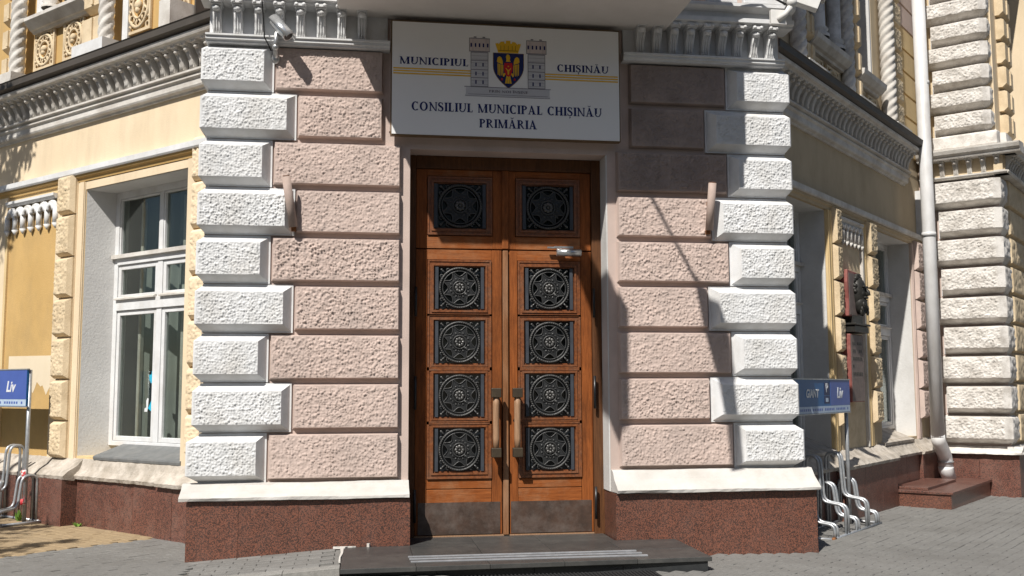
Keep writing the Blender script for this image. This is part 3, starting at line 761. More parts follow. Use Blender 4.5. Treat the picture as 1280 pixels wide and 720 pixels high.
# trims of the window and the niche pilaster
part(MB().bx(-4.86, -4.725, -.02, .018, .76, 3.75).bx(-4.815, -4.735, .018, .03, .76, 3.75), 'window_trim', 'frieze', FL)
part(MB().bx(-2.90, -2.79, -.02, .02, .76, 3.75), 'window_trim', 'frieze', FL)
part(MB().bx(-4.72, -2.90, -.02, .014, 3.665, 3.75), 'window_trim', 'frieze', FL)
part(MB().bx(-5.27, -4.86, -.02, .028, .76, 3.76), 'pilaster', 'frieze', FL)
ZB = [3.418, 2.952, 2.5, 2.071, 1.618, 1.177, .775]
pil_blocks(-5.15, -4.865, ZB, .05, FL, 'cream')
pil_blocks(-2.80, -2.40, [z + .1 for z in ZB], .02, FL, 'frieze', dd=.035)
part(MB().bx(-6.90, -6.36, -.02, .028, .76, 3.76), 'pilaster', 'frieze', FL)
part(MB().bx(-6.36, -5.27, -.02, .006, .76, 3.60), 'niche_panel', 'ochre', FL)
part(MB().bx(-6.38, -6.33, .006, .03, .76, 3.30), 'niche_edge', 'yellow', FL)
lace(-6.33, -5.275, 3.69, 3.44, FL)
# a patch of paler paint over an old notice
mb = MB()
xs = np.linspace(-6.22, -5.30, 24)
lo = [(x, 1.52 + .05 * math.sin(x * 19) + .03 * math.sin(x * 47)) for x in xs]
mb.prism(lo + [(-5.30, 1.875), (-6.22, 1.885)], -.0075, -.006, 'y')
part(mb, 'paint_patch', 'patch', FL)
for x0, x1, d in ((-9.4, -6.6, .16), (-6.6, -4.55, .22), (-4.55, -3.08, .10), (-3.08, -1.8, .15)):
    rough_ledge(x0, x1, .575, .775, d, FL)
for x0, x1, d in ((-8.0, -7.2, .13), (-7.197, -6.40, .13), (-6.397, -5.9, .25), (-5.897, -5.40, .25), (-5.397, -4.95, .25), (-4.947, -4.56, .25), (-4.555, -4.03, .085), (-4.027, -3.55, .085), (-3.547, -3.12, .085), (-3.117, -2.86, .125), (-2.853, -2.2, .125)):
    part(MB().bx(x0, x1, -.1, d, -.25, .572), 'granite_slab', 'granite2', FL, bevel=.0012)

# right (south-east) side
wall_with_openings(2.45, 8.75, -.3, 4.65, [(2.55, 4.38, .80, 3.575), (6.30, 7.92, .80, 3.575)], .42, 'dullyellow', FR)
for a, b in ((2.55, 4.38), (6.30, 7.92)):
    reveals(a, b, .80, 3.575, .42, 'whiterev', FR)
window(2.55, 4.37, .90, 3.57, -.30, FR, 3.45, (2.85, 2.95), (2.35, 2.47))
window(6.31, 7.91, .90, 3.57, -.30, FR, 7.10, (2.72, 2.83), (2.23, 2.34))
part(MB().profile([(-.31, .80), (.05, .74), (.055, .775), (-.31, .925)], 6.25, 7.60), 'window_sill', 'plaster', FR)
part(MB().profile([(-.31, .80), (.05, .74), (.055, .775), (-.31, .925)], 2.60, 4.40), 'window_sill', 'plaster', FR)
string_course(2.2, 8.60, 3.735, FR, 'white2')
side_cornice(2.3, 7.74, 4.415, FR, 'white2', 2.70, .152, 33)
part(MB().bx(4.385, 4.60, -.02, .03, .76, 3.58).bx(4.40, 4.44, .03, .042, .76, 3.58).bx(4.47, 4.51, .03, .042, .76, 3.58), 'pilaster', 'yellow', FR)
part(MB().bx(5.66, 5.88, -.02, .03, .76, 3.58).bx(5.68, 5.72, .03, .042, .76, 3.58).bx(5.75, 5.79, .03, .042, .76, 3.58), 'pilaster', 'yellow', FR)
ZR = [3.20, 2.77, 2.34, 1.91, 1.48, 1.05, .78]
pil_blocks(4.53, 4.72, ZR[:6], .05, FR, 'cream', amp=.035)
pil_blocks(5.82, 6.10, ZR[:6], .05, FR, 'cream', amp=.035)
part(MB().bx(7.93, 8.10, -.02, .03, .76, 3.58).bx(7.95, 7.99, .03, .04, .76, 3.58), 'pilaster', 'pink', FR)
pil_blocks(8.02, 8.34, ZR[:6], .05, FR, 'pink', amp=.035)
part(MB().bx(4.73, 5.62, -.02, .006, .76, 3.50), 'niche_panel', 'cream', FR)
part(MB().bx(5.62, 5.665, -.02, .045, .76, 3.50), 'niche_edge', 'white2', FR)
lace(4.76, 5.62, 3.55, 3.36, FR, n=6, mt='white2')
for x0, x1, d in ((1.9, 4.2, .12), (4.2, 6.22, .22), (6.22, 7.62, .12), (7.62, 8.5, .16)):
    rough_ledge(max(x0, 2.45), x1, .565, .76, d, FR)
for x0, x1, d in ((2.2, 3.2, .11), (3.203, 4.2, .11), (4.203, 4.9, .205), (4.903, 5.55, .205), (5.553, 6.2, .205), (6.21, 7.0, .10), (7.003, 7.62, .10), (7.623, 8.45, .15)):
    part(MB().bx(x0, x1, -.1, d, -.25, .563), 'granite_slab', 'granite2', FR, bevel=.0012)

part(MB().bx(8.36, 8.50, -.02, .20, 3.76, 4.42), 'end_pilaster', 'white', FR)
# ---- upper storey, left
part(MB().bx(-9.5, -2.86, -.4, 0, 4.6, 9), 'upper_wall', 'ochre', FL)
part(MB().bx(-2.86, -2.84, -.4, .03, 5.0, 9), 'corner_flashing', 'flash', FL)
part(MB().bx(-3.05, -2.87, .0, .30, 4.98, 5.30), 'pedestal', 'white2', FL)
def ornament(x0, x1, z0, z1, frame):
    cx, cz = (x0 + x1) / 2, (z0 + z1) / 2; w_, h_ = (x1 - x0) / 2, (z1 - z0) / 2
    p = part(MB().bx(x0, x1, -.02, .012, z0, z1), 'ornament_panel', 'ochre', frame)
    mb = MB()
    mb.bx(x0, x0 + .03, .012, .035, z0, z1).bx(x1 - .03, x1, .012, .035, z0, z1).bx(x0 + .03, x1 - .03, .012, .035, z1 - .025, z1).bx(x0 + .03, x1 - .03, .012, .035, z0, z0 + .03)
    for k, th in ((.80, .020), (.46, .017)):
        mb.tube([(cx + w_ * k * math.cos(t), -.025, cz + h_ * k * math.sin(t)) for t in np.linspace(0, 2 * math.pi, 28, endpoint=False)], th, 6, True)
    for i in range(8):
        a = 2 * math.pi * i / 8
        pts = [(cx + w_ * r_ * math.cos(a + s_), -.025, cz + h_ * r_ * math.sin(a + s_)) for r_, s_ in ((.5, -.12), (.66, -.30), (.82, 0), (.66, .30), (.5, .12))]
        mb.tube(pts, .013, 5)
    for sx in (-1, 1):
        for sz in (-1, 1):
            px, pz = cx + sx * w_ * .74, cz + sz * h_ * .80
            mb.tube([(px + .03 * math.cos(t), -.022, pz + .035 * math.sin(t)) for t in np.linspace(0, 5.4, 9)], .012, 5)
            mb.ball((cx + sx * w_ * .84, -.02, cz + sz * h_ * .5), .022, 6, 4)
    mb.ball((cx, -.03, cz + .01), (w_ * .26, .035, h_ * .20)); mb.ball((cx, -.035, cz - h_ * .16), (w_ * .16, .03, h_ * .14))
    mb.build('tracery', 'cream', p)
for x0, x1, z0, z1 in ((-5.91, -5.47, 5.20, 5.645), (-5.28, -4.86, 5.20, 5.66), (-4.045, -3.60, 5.225, 5.80), (-3.385, -2.94, 5.225, 5.80), (-7.4, -6.9, 5.2, 5.65)):
    ornament(x0, x1, z0, z1, FL)
def twisted(cx, d, z0, z1, r, frame, mt='white2'):
    mb = MB(); n = int((z1 - z0) / .0125); rings = []
    for i in range(n + 1):
        z = z0 + (z1 - z0) * i / n; row = []
        for k in range(28):
            a = 2 * math.pi * k / 28
            q = .5 + .5 * math.cos(4 * a - 2 * math.pi * z / .118)
            rr = r * (.84 + .20 * q ** .6 + .03 * math.cos(12 * a - 2 * math.pi * z / .0393))
            row.append((cx + rr * math.cos(a), -d + rr * math.sin(a), z))
        row.append(row[0]); rings.append(row)
    mb.sheet(np.array(rings))
    part(mb, 'twisted_column', mt, frame)
twisted(-6.04, .16, 5.13, 8.0, .085, FL); twisted(-4.20, .16, 5.13, 8.0, .08, FL)
part(MB().bx(-6.35, -5.88, 0, .31, 4.93, 5.14), 'pedestal', 'white2', FL)
part(MB().bx(-4.60, -4.02, 0, .31, 4.93, 5.15), 'pedestal', 'white', FL)
def chamfer_pil(x0, x1, z0, z1, d, pitch, frame, mt):
    n = int((z1 - z0) / pitch)
    for i in range(n):
        a, b = z0 + pitch * i + .03, z0 + pitch * (i + 1) - .03
        mb = MB(); xm = (x0 + x1) / 2
        mb.profile([(-.02, a), (d * .5, a), (d, a + .05), (d, b - .02), (d * .7, b), (-.02, b)], x0, x1)
        mb.bx(xm - .02, xm + .02, d, d + .02, a + .06, b - .03)
        part(mb, 'pilaster_block', mt, frame)
chamfer_pil(-6.45, -6.17, 5.13, 8, .14, .34, FL, 'cream')
chamfer_pil(-4.68, -4.33, 5.14, 8, .14, .42, FL, 'cream')
part(MB().profile([(-.02, 5.64), (.06, 5.64), (.08, 5.665), (.10, 5.67), (.16, 5.74), (.18, 5.76), (.18, 5.80), (-.02, 5.84)], -5.90, -4.68), 'upper_sill', 'white2', FL)
part(MB().bx(-5.88, -5.66, -.02, .04, 5.82, 9), 'upper_jamb', 'white', FL)
part(MB().bx(-4.08, -3.98, -.02, .05, 5.14, 9), 'upper_jamb', 'white', FL)
p = MB()
for x in (-5.44, -4.98): p.lathe([(.11, 0), (.11, .03), (.08, .05), (.10, .08), (.07, .11), (.065, 2.0)], (x, -.10, 5.83), 12)
part(p, 'colonnette', 'white2', FL)

# ---- upper storey, right
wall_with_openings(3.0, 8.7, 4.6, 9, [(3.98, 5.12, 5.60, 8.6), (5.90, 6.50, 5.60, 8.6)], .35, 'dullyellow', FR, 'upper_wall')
part(MB().bx(3.98, 5.12, -.36, -.34, 5.6, 8.6).bx(5.90, 6.50, -.36, -.34, 5.6, 8.6), 'upper_glazing', 'glassdark', FR)
part(MB().bx(6.44, 6.499, -.34, -.005, 5.62, 8.6), 'upper_reveal', 'whiterev', FR)
part(MB().bx(6.28, 6.36, -.34, -.27, 5.62, 8.6).bx(5.90, 6.28, -.34, -.28, 7.0, 7.1).bx(4.30, 4.36, -.34, -.27, 5.62, 8.6).bx(4.95, 5.03, -.34, -.27, 5.62, 8.6), 'upper_window_frame', 'white2', FR)
for x0, x1 in ((3.90, 5.14), (5.60, 6.56)):
    part(MB().profile([(-.02, 5.42), (.05, 5.42), (.06, 5.45), (.10, 5.46), (.16, 5.52), (.17, 5.58), (-.02, 5.60)], x0, x1), 'upper_sill', 'white2', FR)
p = MB()
for x in (4.22, 4.78): p.lathe([(.13, 0), (.13, .04), (.09, .06), (.12, .10), (.085, .14), (.08, 2.6)], (x, -.06, 5.6), 12)
part(p, 'colonnette', 'oldwhite', FR)
twisted(3.50, .08, 5.08, 8.2, .095, FR, 'oldwhite'); twisted(5.24, .07, 5.08, 8.2, .085, FR, 'oldwhite'); twisted(6.80, .12, 5.08, 8.2, .10, FR)
chamfer_pil(3.66, 3.90, 5.08, 8.4, .13, .36, FR, 'cream'); chamfer_pil(5.38, 5.62, 5.08, 8.4, .13, .36, FR, 'cream'); pil_blocks(6.98, 7.44, [8.1 - .37 * i for i in range(9)], .08, FR, 'cream', tile=T_CORNER, amp=.03, dd=.07)
part(MB().bx(7.52, 8.65, -.02, .03, 4.9, 8.8), 'upper_pilaster', 'yellow', FR)
for i in range(9): part(MB().bx(7.56, 8.62, .03, .06, 5.12 + .34 * i, 5.42 + .34 * i), 'pilaster_block', 'yellow' if i < 5 else 'pink', FR)
for x0, x1 in ((4.0, 4.42), (4.56, 5.0), (5.66, 6.02), (6.14, 6.5)): ornament(x0, x1, 5.0, 5.38, FR)
for xa, xb in ((6.62, 7.3), (3.3, 3.95), (5.05, 5.65)): part(MB().bx(xa, xb, 0, .28, 4.98, 5.08), 'pedestal', 'white2', FR)

# ---- projecting corner at the far right: side face RS (looks to the camera), front face RF
part(MB().bx(1.2, 2.50, -3.5, 0, -.3, 4.75), 'corner_wall', 'pink', RS)
part(MB().bx(1.2, 2.48, -.6, -.002, 4.75, 9.5), 'corner_wall', 'cream', RS)
def corner_block(z0, z1, left, frame=RS, amp=.04, mt='oldwhite', soff=.075, xr=2.53):
    mb = MB(); d = .20
    zb = z0 + .0
    # front rough face, chamfered corner, rough side face
    c = .06
    rough_sheet(mb, (left + .02, -d, zb), (1, 0, 0), (0, 0, 1), (0, -1, 0), xr - c - left - .02, z1 - zb, T_CORNER, amp, .012, .015)
    rough_sheet(mb, (xr + .03, -d + c, zb), (0, 1, 0), (0, 0, 1), (1, 0, 0), .42, z1 - zb, T_COARSE, amp, .025, .02)
    A = [(left + .02, -d), (xr - c, -d), (xr + .03, -d + c), (xr + .03, -d + c + .42)]
    B = [(left, .02), (xr - .03, .02 - .01), (xr - .045, .06), (xr - .045, .60)]
    O = [(left, -.02), (xr - c - .02, -.02), (xr - .03, .04), (xr - .03, -d + c + .42)]
    vs = [(x, y, zb) for x, y in A] + [(x, y, z1) for x, y in A] + [(x, y, z0 - soff) for x, y in O] + [(x, y, z1 + .03) for x, y in O]
    fs = [(1, 2, 6, 5)]
    for k in range(3):
        fs += [(8 + k, 9 + k, 1 + k, k), (4 + k, 5 + k, 13 + k, 12 + k)]
    fs += [(8, 0, 4, 12)]
    mb.add(vs, fs)
    part(mb, 'quoin', mt, frame)
    part(MB().bx(left - .03, left - .002, -.02, .01, z0 - soff, z1 + .05), 'quoin_edge', 'white', frame)
for i in range(9): corner_block(.76 + .431 * i, 1.055 + .431 * i, 1.60 if i % 2 == 0 else 1.69)
for i in range(7): corner_block(5.31 + .345 * i, 5.52 + .345 * i, 1.69 if i % 2 == 0 else 1.57, xr=2.45)
part(wobble_profile([(-.03, .535), (.12, .538), (.19, .545), (.19, .57), (.14, .60), (.06, .63), (.03, .65), (-.03, .65)], 1.4, 2.66, .006), 'base_moulding', 'oldwhite', RS)
part(MB().bx(1.40, 2.09, -.3, .13, -.3, .533), 'granite_slab', 'granite2', RS, bevel=.003)
part(MB().bx(2.093, 2.62, -3.0, .13, -.3, .533), 'granite_slab', 'granite2', RS, bevel=.003)
part(wobble_profile([(-.03, .535), (.10, .538), (.17, .545), (.17, .57), (.12, .60), (.05, .63), (.03, .65), (-.03, .65)], 8.5, 12.5, .006), 'base_moulding', 'oldwhite', RF)
# cornice on the corner
for (f, x0, x1) in ((RS, 1.45, 2.66), (RF, 8.46, 12.6)):
    part(MB().profile([(-.02, 4.555), (.16, 4.555), (.18, 4.58), (.18, 4.60), (.10, 4.615), (-.02, 4.615)], x0, x1), 'cornice_band', 'white2', f)
    part(MB().bx(x0, x1 - .04, -.02, .10, 4.615, 4.84), 'cornice_frieze', 'cream', f)
    part(MB().profile([(-.02, 4.832), (.27, 4.832), (.28, 4.85), (.28, 4.87), (.32, 4.90), (.34, 4.95), (.34, 4.97), (.10, 4.99), (-.02, 4.99)], x0, x1 + (.20 if f is RS else 0)), 'cornice_fascia', 'white2', f)
brackets(BR2, [1.58 + .19 * i for i in range(6)], 4.612, RS, d=.05, scale=.86)
brackets(BR2, [8.62 + .155 * i for i in range(20)], 4.612, RF, d=.05, scale=.86)
part(MB().profile([(-.02, 4.99), (.24, 4.99), (.22, 5.17), (.20, 5.20), (-.02, 5.22)], 1.45, 2.56), 'blocking_course', 'oldwhite', RS, bevel=.02)
part(MB().profile([(-.02, 4.99), (.14, 4.99), (.13, 5.19), (-.02, 5.21)], 8.66, 9.1), 'blocking_course', 'oldwhite', RF)
# front face of the projecting corner with its great window
wall_with_openings(8.66, 14, -.3, 9.5, [(9.62, 12.2, 5.35, 9.3)], .7, 'frieze', RF, 'corner_front')
chamfer_pil(9.0, 9.50, 5.2, 9.2, .12, .37, RF, 'cream')
for i in range(16): part(MB().bx(9.52, 9.60, -.02, .05, 5.42 + .22 * i, 5.52 + .22 * i), 'dentil', 'white', RF)
tr = MB()
def hexa(cx, cz, r_):
    return [(cx + r_ * math.cos(t), .45, cz + r_ * 1.25 * math.sin(t)) for t in np.linspace(0, 2 * math.pi, 7)]
for i in range(2):
    for j in range(3): tr.tube(hexa(10.2 + i * 1.0 + (j % 2) * .5, 7.0 + j * .85, .52), .045, 6)
tr.bx(9.62, 12.2, -.50, -.42, 6.30, 6.40); tr.bx(9.62, 9.72, -.50, -.42, 5.35, 9.3); tr.bx(10.4, 10.48, -.50, -.42, 5.35, 6.3)
part(tr, 'window_tracery', 'steelbar', RF)
part(MB().bx(9.62, 12.2, -.70, -.66, 5.35, 9.3), 'great_window_glazing', 'glassdark', RF)
for i in range(9): part(block(9.02, 11.2, .70 + .431 * i, 1.12 + .431 * i, .01, .06, .02, T_COARSE, .03, .03), 'stone_block', 'cream', RF)

# ================================================================== THINGS ON THE BUILDING
# ---- sign over the door
Z0 = 3.752
sg = thing('sign_board', 'white town council sign board with navy lettering and coat of arms, above the door', 'sign', F0, (0, -.06, Z0))
MB().bx(-1.04, 1.04, 0, .078, 0, 1.03).build('board', 'signwhite', sg)
MB().bx(-1.05, -1.041, 0, .07, -.008, 1.045).bx(1.041, 1.05, 0, .07, -.008, 1.045).bx(-1.041, 1.041, 0, .07, -.008, -.001).bx(-1.041, 1.041, 0, .07, 1.031, 1.045).build('edge_trim', 'signedge', sg)
FD = .078
class Glyphs:
    """serif capitals drawn as polygons, cap height 1"""
    def __init__(s): s.p = []
    def stem(s, x, w=.16, y0=0, y1=1, b=True, t=True, o=.06, sr=.075):
        pts = [(x - o, y0), (x + w + o, y0), (x + w + o, y0 + sr), (x + w, y0 + sr)] if b else [(x, y0), (x + w, y0)]
        pts += [(x + w, y1 - sr), (x + w + o, y1 - sr), (x + w + o, y1), (x - o, y1), (x - o, y1 - sr), (x, y1 - sr)] if t else [(x + w, y1), (x, y1)]
        if b: pts += [(x, y0 + sr), (x - o, y0 + sr)]
        s.p.append(pts)
    def bar(s, x0, y0, x1, y1): s.p.append([(x0, y0), (x1, y0), (x1, y1), (x0, y1)])
    def slant(s, xa, ya, xb, yb, w): s.p.append([(xa, ya), (xa + w, ya), (xb + w, yb), (xb, yb)])
    def arc(s, cx, cy, rx, ry, tx, ty, a0, a1, n=18):
        A = np.radians(np.linspace(a0, a1, n))
        o = [(cx + rx * math.cos(a), cy + ry * math.sin(a)) for a in A]
        i = [(cx + (rx - tx) * math.cos(a), cy + (ry - ty) * math.sin(a)) for a in A]
        s.p.append(o + i[::-1])
    def stroke(s, pts, ws):
        L = []; Rr = []
        for i, p in enumerate(pts):
            a = pts[max(0, i - 1)]; c = pts[min(len(pts) - 1, i + 1)]
            dx, dy = c[0] - a[0], c[1] - a[1]; l_ = math.hypot(dx, dy) or 1
            L.append((p[0] - dy / l_ * ws[i] / 2, p[1] + dx / l_ * ws[i] / 2)); Rr.append((p[0] + dy / l_ * ws[i] / 2, p[1] - dx / l_ * ws[i] / 2))
        s.p.append(L + Rr[::-1])
def glyph(ch):
    g = Glyphs(); W, T = .225, .11
    if ch in 'IÎ':
        g.stem(.08, W); a = .33
        if ch == 'Î': g.slant(.02, 1.08, .14, 1.25, .07); g.slant(.26, 1.08, .14, 1.25, .07)
    elif ch == 'L': g.stem(.08, W); g.bar(.25, 0, .60, .075); g.p.append([(.53, .05), (.60, .05), (.62, .26), (.58, .26)]); a = .64
    elif ch == 'H': g.stem(.08, W); g.stem(.60, W); g.bar(.25, .45, .60, .54); a = .87
    elif ch == 'N': g.stem(.10, T, t=False); g.stem(.72, T, b=False); g.p.append([(.0, 1), (.22, 1), (.785, 0), (.68, 0), (.0, .96)]); a = .88
    elif ch == 'M': g.stem(.09, T, t=False); g.stem(.82, W); g.p.append([(.0, 1), (.24, 1), (.58, .12), (.50, 0), (.44, 0), (.10, .86), (.0, .96)]); g.p.append([(.53, 0), (.58, 0), (.90, .90), (.84, .97)]); a = 1.10
    elif ch == 'U': g.stem(.08, W, y0=.33, b=False); g.stem(.68, T, y0=.33, b=False); g.arc(.412, .34, .332, .36, .13, .09, 180, 360); a = .84
    elif ch in 'C': g.arc(.46, .5, .42, .52, .23, .10, 50, 310, 26); g.bar(.68, .72, .73, 1.0); g.bar(.68, .0, .73, .20); a = .80
    elif ch == 'O': g.arc(.47, .5, .44, .52, .22, .10, 0, 180); g.arc(.47, .5, .44, .52, .22, .10, 180, 360); a = .95
    elif ch in 'SȘ':
        c = [(.50, .78), (.44, .92), (.30, .985), (.16, .93), (.10, .78), (.16, .63), (.32, .53), (.47, .42), (.54, .26), (.48, .09), (.31, .015), (.15, .07), (.07, .24)]
        wd = [.07, .08, .10, .14, .19, .21, .22, .21, .19, .14, .10, .08, .07]
        g.stroke(c, wd); g.bar(.505, .70, .545, 1.0); g.bar(.035, 0, .075, .30); a = .62
        if ch == 'Ș': g.p.append([(.25, -.10), (.38, -.10), (.38, -.20), (.28, -.33), (.25, -.31), (.30, -.20), (.25, -.20)])
    elif ch in 'PR':
        g.stem(.08, W); g.arc(.27, .73, .40, .27, .19, .085, -90, 90)
        g.bar(.25, .945, .27, 1.0); g.bar(.25, .46, .27, .515); a = .68
        if ch == 'R': g.p.append([(.33, .46), (.50, .47), (.80, .045), (.86, .045), (.86, 0), (.66, 0)]); a = .84
    elif ch in 'AĂ':
        g.p.append([(.20, .0), (.10, .0), (.38, .98), (.47, .98)]); g.p.append([(.34, 1.02), (.48, 1.02), (.83, 0), (.58, 0)])
        g.bar(.24, .28, .60, .36); g.bar(.0, 0, .29, .065); g.bar(.49, 0, .92, .065); a = .90
        if ch == 'Ă': g.arc(.42, 1.28, .17, .15, .05, .06, 190, 350)
    elif ch == 'E': g.stem(.08, W); g.bar(.25, .95, .58, 1.0); g.bar(.25, .0, .60, .05); g.bar(.25, .48, .48, .53); g.bar(.54, .80, .58, .95); g.bar(.56, .05, .60, .24); g.bar(.44, .40, .48, .60); a = .66
    else: a = .36
    return g.p, a
def serif(text, x0, x1, z0, h, name, parent, mt='navy', d=FD):
    adv = []; x = 0; P = []
    for ch in text:
        ps, a = glyph(ch)
        P.append((x, ps)); x += a + .085
    tot = x - .085; k = (x1 - x0) / tot
    mb = MB(); i = 0
    for gx, ps in P:
        for p in ps:
            mb.prism([(x0 + (gx + a) * k, z0 + b * h) for a, b in p], -(d - .001), -(d + .0012 + .00025 * (i % 7)), 'y'); i += 1
    mb.build(name, mt, parent)
serif('MUNICIPIUL', -.974, -.356, .641, .066, 'lettering', sg)
serif('CHIȘINĂU', .457, .941, .630, .066, 'lettering', sg)
serif('CONSILIUL MUNICIPAL CHIȘINĂU', -.868, .872, .218, .080, 'lettering', sg)
serif('PRIMĂRIA', -.258, .268, .082, .079, 'lettering', sg)
for z in (.600, .577, .553):
    MB().bx(-1.03, -.336, FD, FD + .0015, z - .006, z + .006).build('stripe', 'gold', sg)
    MB().bx(.346, 1.03, FD, FD + .0015, z - .006, z + .006).build('stripe', 'gold', sg)
def sbox(mb, x0, x1, z0, z1, e=.0015): mb.bx(x0, x1, FD - .001, FD + e, z0, z1)
for cx in (-.255, .268):
    tw = MB(); sbox(tw, cx - .078, cx + .078, .46, .785, .0015)
    t_ = tw.build('tower', 'towergrey', sg)
    mb = MB(); sbox(mb, cx - .092, cx + .092, .785, .905, .002); mb.build('tower_top', 'towerpink', t_)
    mb = MB()
    for z in (.905, .785, .775, .70, .615, .54, .46): sbox(mb, cx - .094 if z > .78 else cx - .08, cx + .094 if z > .78 else cx + .08, z - .003, z + .003, .003)
    for s_ in (-1, 1):
        sbox(mb, cx + s_ * .078 - .002, cx + s_ * .078 + .002, .463, .772, .0034); sbox(mb, cx + s_ * .091 - .002, cx + s_ * .091 + .002, .788, .902, .0034)
        sbox(mb, cx + s_ * .04 - .012, cx + s_ * .04 + .012, .912, .922, .003)
    for q in (-.06, .06): sbox(mb, cx + q - .001, cx + q + .001, .789, .90, .0028)
    for r_ in range(9):
        z = .48 + r_ * .033
        if min(abs(z - u_) for u_ in (.70, .615, .54, .46, .775)) > .009: sbox(mb, cx - .074, cx + .074, z - .0008, z + .0008, .0025)
    mb.build('tower_outline', 'towerdark', t_)
    mb = MB()
    for q in (-.075, -.036, 0, .036, .075): sbox(mb, cx + q - .007, cx + q + .007, .825, .86, .0037)
    for z in (.662, .578, .50):
        for q in (-.032, .032): sbox(mb, cx + q - .006, cx + q + .006, z - .017, z + .017, .0037)
    mb.build('tower_window', 'navy', t_)
pd = MB(); sbox(pd, -.378, .388, .385, .452, .0015); sbox(pd, -.385, .392, .372, .385, .0025)
pb = pd.build('pedestal', 'towergrey', sg)
mb = MB(); sbox(mb, -.392, .40, .452, .458, .002); sbox(mb, -.36, .37, .386, .389, .003); sbox(mb, -.385, .392, .368, .372, .002); mb.build('pedestal_outline', 'towerdark', pb)
serif('PRIN NOI ÎNȘINE', -.17, .19, .408, .022, 'motto', pb, 'towerdark', FD + .0016)
def shield(k, dz=0):
    pts = [(-.142 * k, .78 + dz), (.142 * k, .78 + dz), (.142 * k, .655)]
    for t in np.linspace(0, 1, 9)[1:]: pts.append((.142 * k * (1 - t ** 1.9), .655 - .205 * k * (t ** .95)))
    for t in np.linspace(1, 0, 9)[1:]: pts.append((-.142 * k * (1 - t ** 1.9), .655 - .205 * k * (t ** .95)))
    return [(x + .01, z) for x, z in pts]
MB().prism(shield(1.0), -(FD - .001), -(FD + .0012), 'y').build('shield_edge', 'goldline', sg)
sh = MB().prism(shield(.965, -.004), -(FD), -(FD + .002), 'y').build('shield', 'navy', sg)
cr = MB()
cr.prism([(-.085, .783), (.10, .783), (.125, .868), (.098, .872), (.095, .862), (.072, .885), (.045, .888), (.04, .870), (.03, .872), (.028, .897), (-.012, .897), (-.014, .872), (-.024, .870), (-.03, .888), (-.06, .885), (-.08, .862), (-.083, .872), (-.11, .866)], -(FD - .001), -(FD + .002), 'y')
cr = cr.build('crown', 'gold', sg)
mb = MB()
for x in (-.06, -.03, .008, .045, .075): sbox(mb, x - .002, x + .002, .80, .85, .0032)
sbox(mb, -.083, .098, .800, .805, .0034); mb.build('crown_outline', 'goldline', cr)
eg = MB(); y0, y1 = -(FD + .001), -(FD + .0036)
eg.prism([(-.008, .72), (-.014, .745), (-.004, .768), (.016, .765), (.026, .74), (.022, .715), (.03, .70), (-.014, .70)], y0, y1, 'y')
for s_ in (-1, 1):
    f = lambda x, z: (.008 + s_ * x, z)
    eg.prism([f(.050, .70), f(.062, .735), f(.080, .748), f(.098, .735), f(.104, .70), f(.098, .69), f(.05, .672)], y0, y1, 'y')
    for q in range(4): eg.prism([f(.046 + q * .014, .668 + q * .004), f(.057 + q * .014, .668 + q * .004), f(.054 + q * .014, .575 - (.012 if q in (1, 2) else 0)), f(.047 + q * .014, .575)], y0, y1, 'y')
    eg.prism([f(.012, .60), f(.042, .59), f(.052, .566), f(.040, .556), f(.030, .575)], y0, y1, 'y')
for q in (-1, 0, 1): eg.prism([(.008 + q * .010 - .005, .575), (.008 + q * .010 + .005, .575), (.008 + q * .022 + .009, .497), (.008 + q * .022 - .009, .497)], y0, y1 - abs(q) * .0002, 'y')
eg.build('eagle', 'gold', sh)
rd = MB()
sp = [(.008 + .044 * math.sin(t) * (1 if z > 0 else .9), .628 + z) for t, z in ((-.9, .06), (.9, .06), (1.2, .02), (1.1, -.02), (.6, -.055), (0, -.07), (-.6, -.055), (-1.1, -.02), (-1.2, .02))]
rd.prism(sp, y1 + .0005, y1 - .0018, 'y')
for s_ in (-1, 1): rd.ball((.008 + s_ * .058, y1, .535), (.009, .002, .012), 6, 4)
rd.build('inner_shield', 'red', sh)
MB().prism([(.002, .578), (.014, .578), (.016, .61), (.034, .636), (.028, .64), (.012, .622), (.004, .622), (-.012, .64), (-.018, .636), (0, .61)], y1 - .0014, y1 - .0032, 'y').ball((.008, y1 - .002, .655), (.007, .002, .007), 6, 4).build('ox_head', 'gold', sh)

# ---- wall camera, left
cl = thing('security_camera', 'silver bullet camera on the left pier under the cornice', 'security camera', F0, (-2.06, -.05, 4.45))
A_, B_ = Vector((-.02, -.12, .27)), Vector((.115, -.205, .105))
ax = (B_ - A_).normalized()
MB().tube([A_, A_ + ax * .015, B_ - ax * .03, B_], [.038, .048, .048, .046], 14).build('body', 'cambody', cl)
sd = ax.cross(Vector((0, 0, 1))).normalized(); upv = sd.cross(ax)
hd = MB()
for i in range(2):
    pass
P = np.zeros((2, 9, 3))
for j, t in enumerate(np.linspace(0, math.pi, 9)):
    off = sd * math.cos(t) * .056 + upv * math.sin(t) * .056
    P[0, j] = A_ - ax * .01 + off; P[1, j] = B_ + ax * .035 + off
hd.sheet(P); ho = hd.build('sun_hood', 'cambody', cl); md = ho.modifiers.new('solid', 'SOLIDIFY'); md.thickness = .004
MB().tube([B_ - ax * .002, B_ + ax * .002], .040, 12).build('lens_face', 'black', cl)
mid = A_.lerp(B_, .45)
MB().tube([(0, 0, -.03), (0, -.05, -.02), (0, -.09, .03), mid - upv * .05], [.035, .024, .022, .02], 10).ball((0, -.09, .04), .034).ball((0, -.02, -.04), (.04, .03, .05)).build('arm', 'alu', cl)
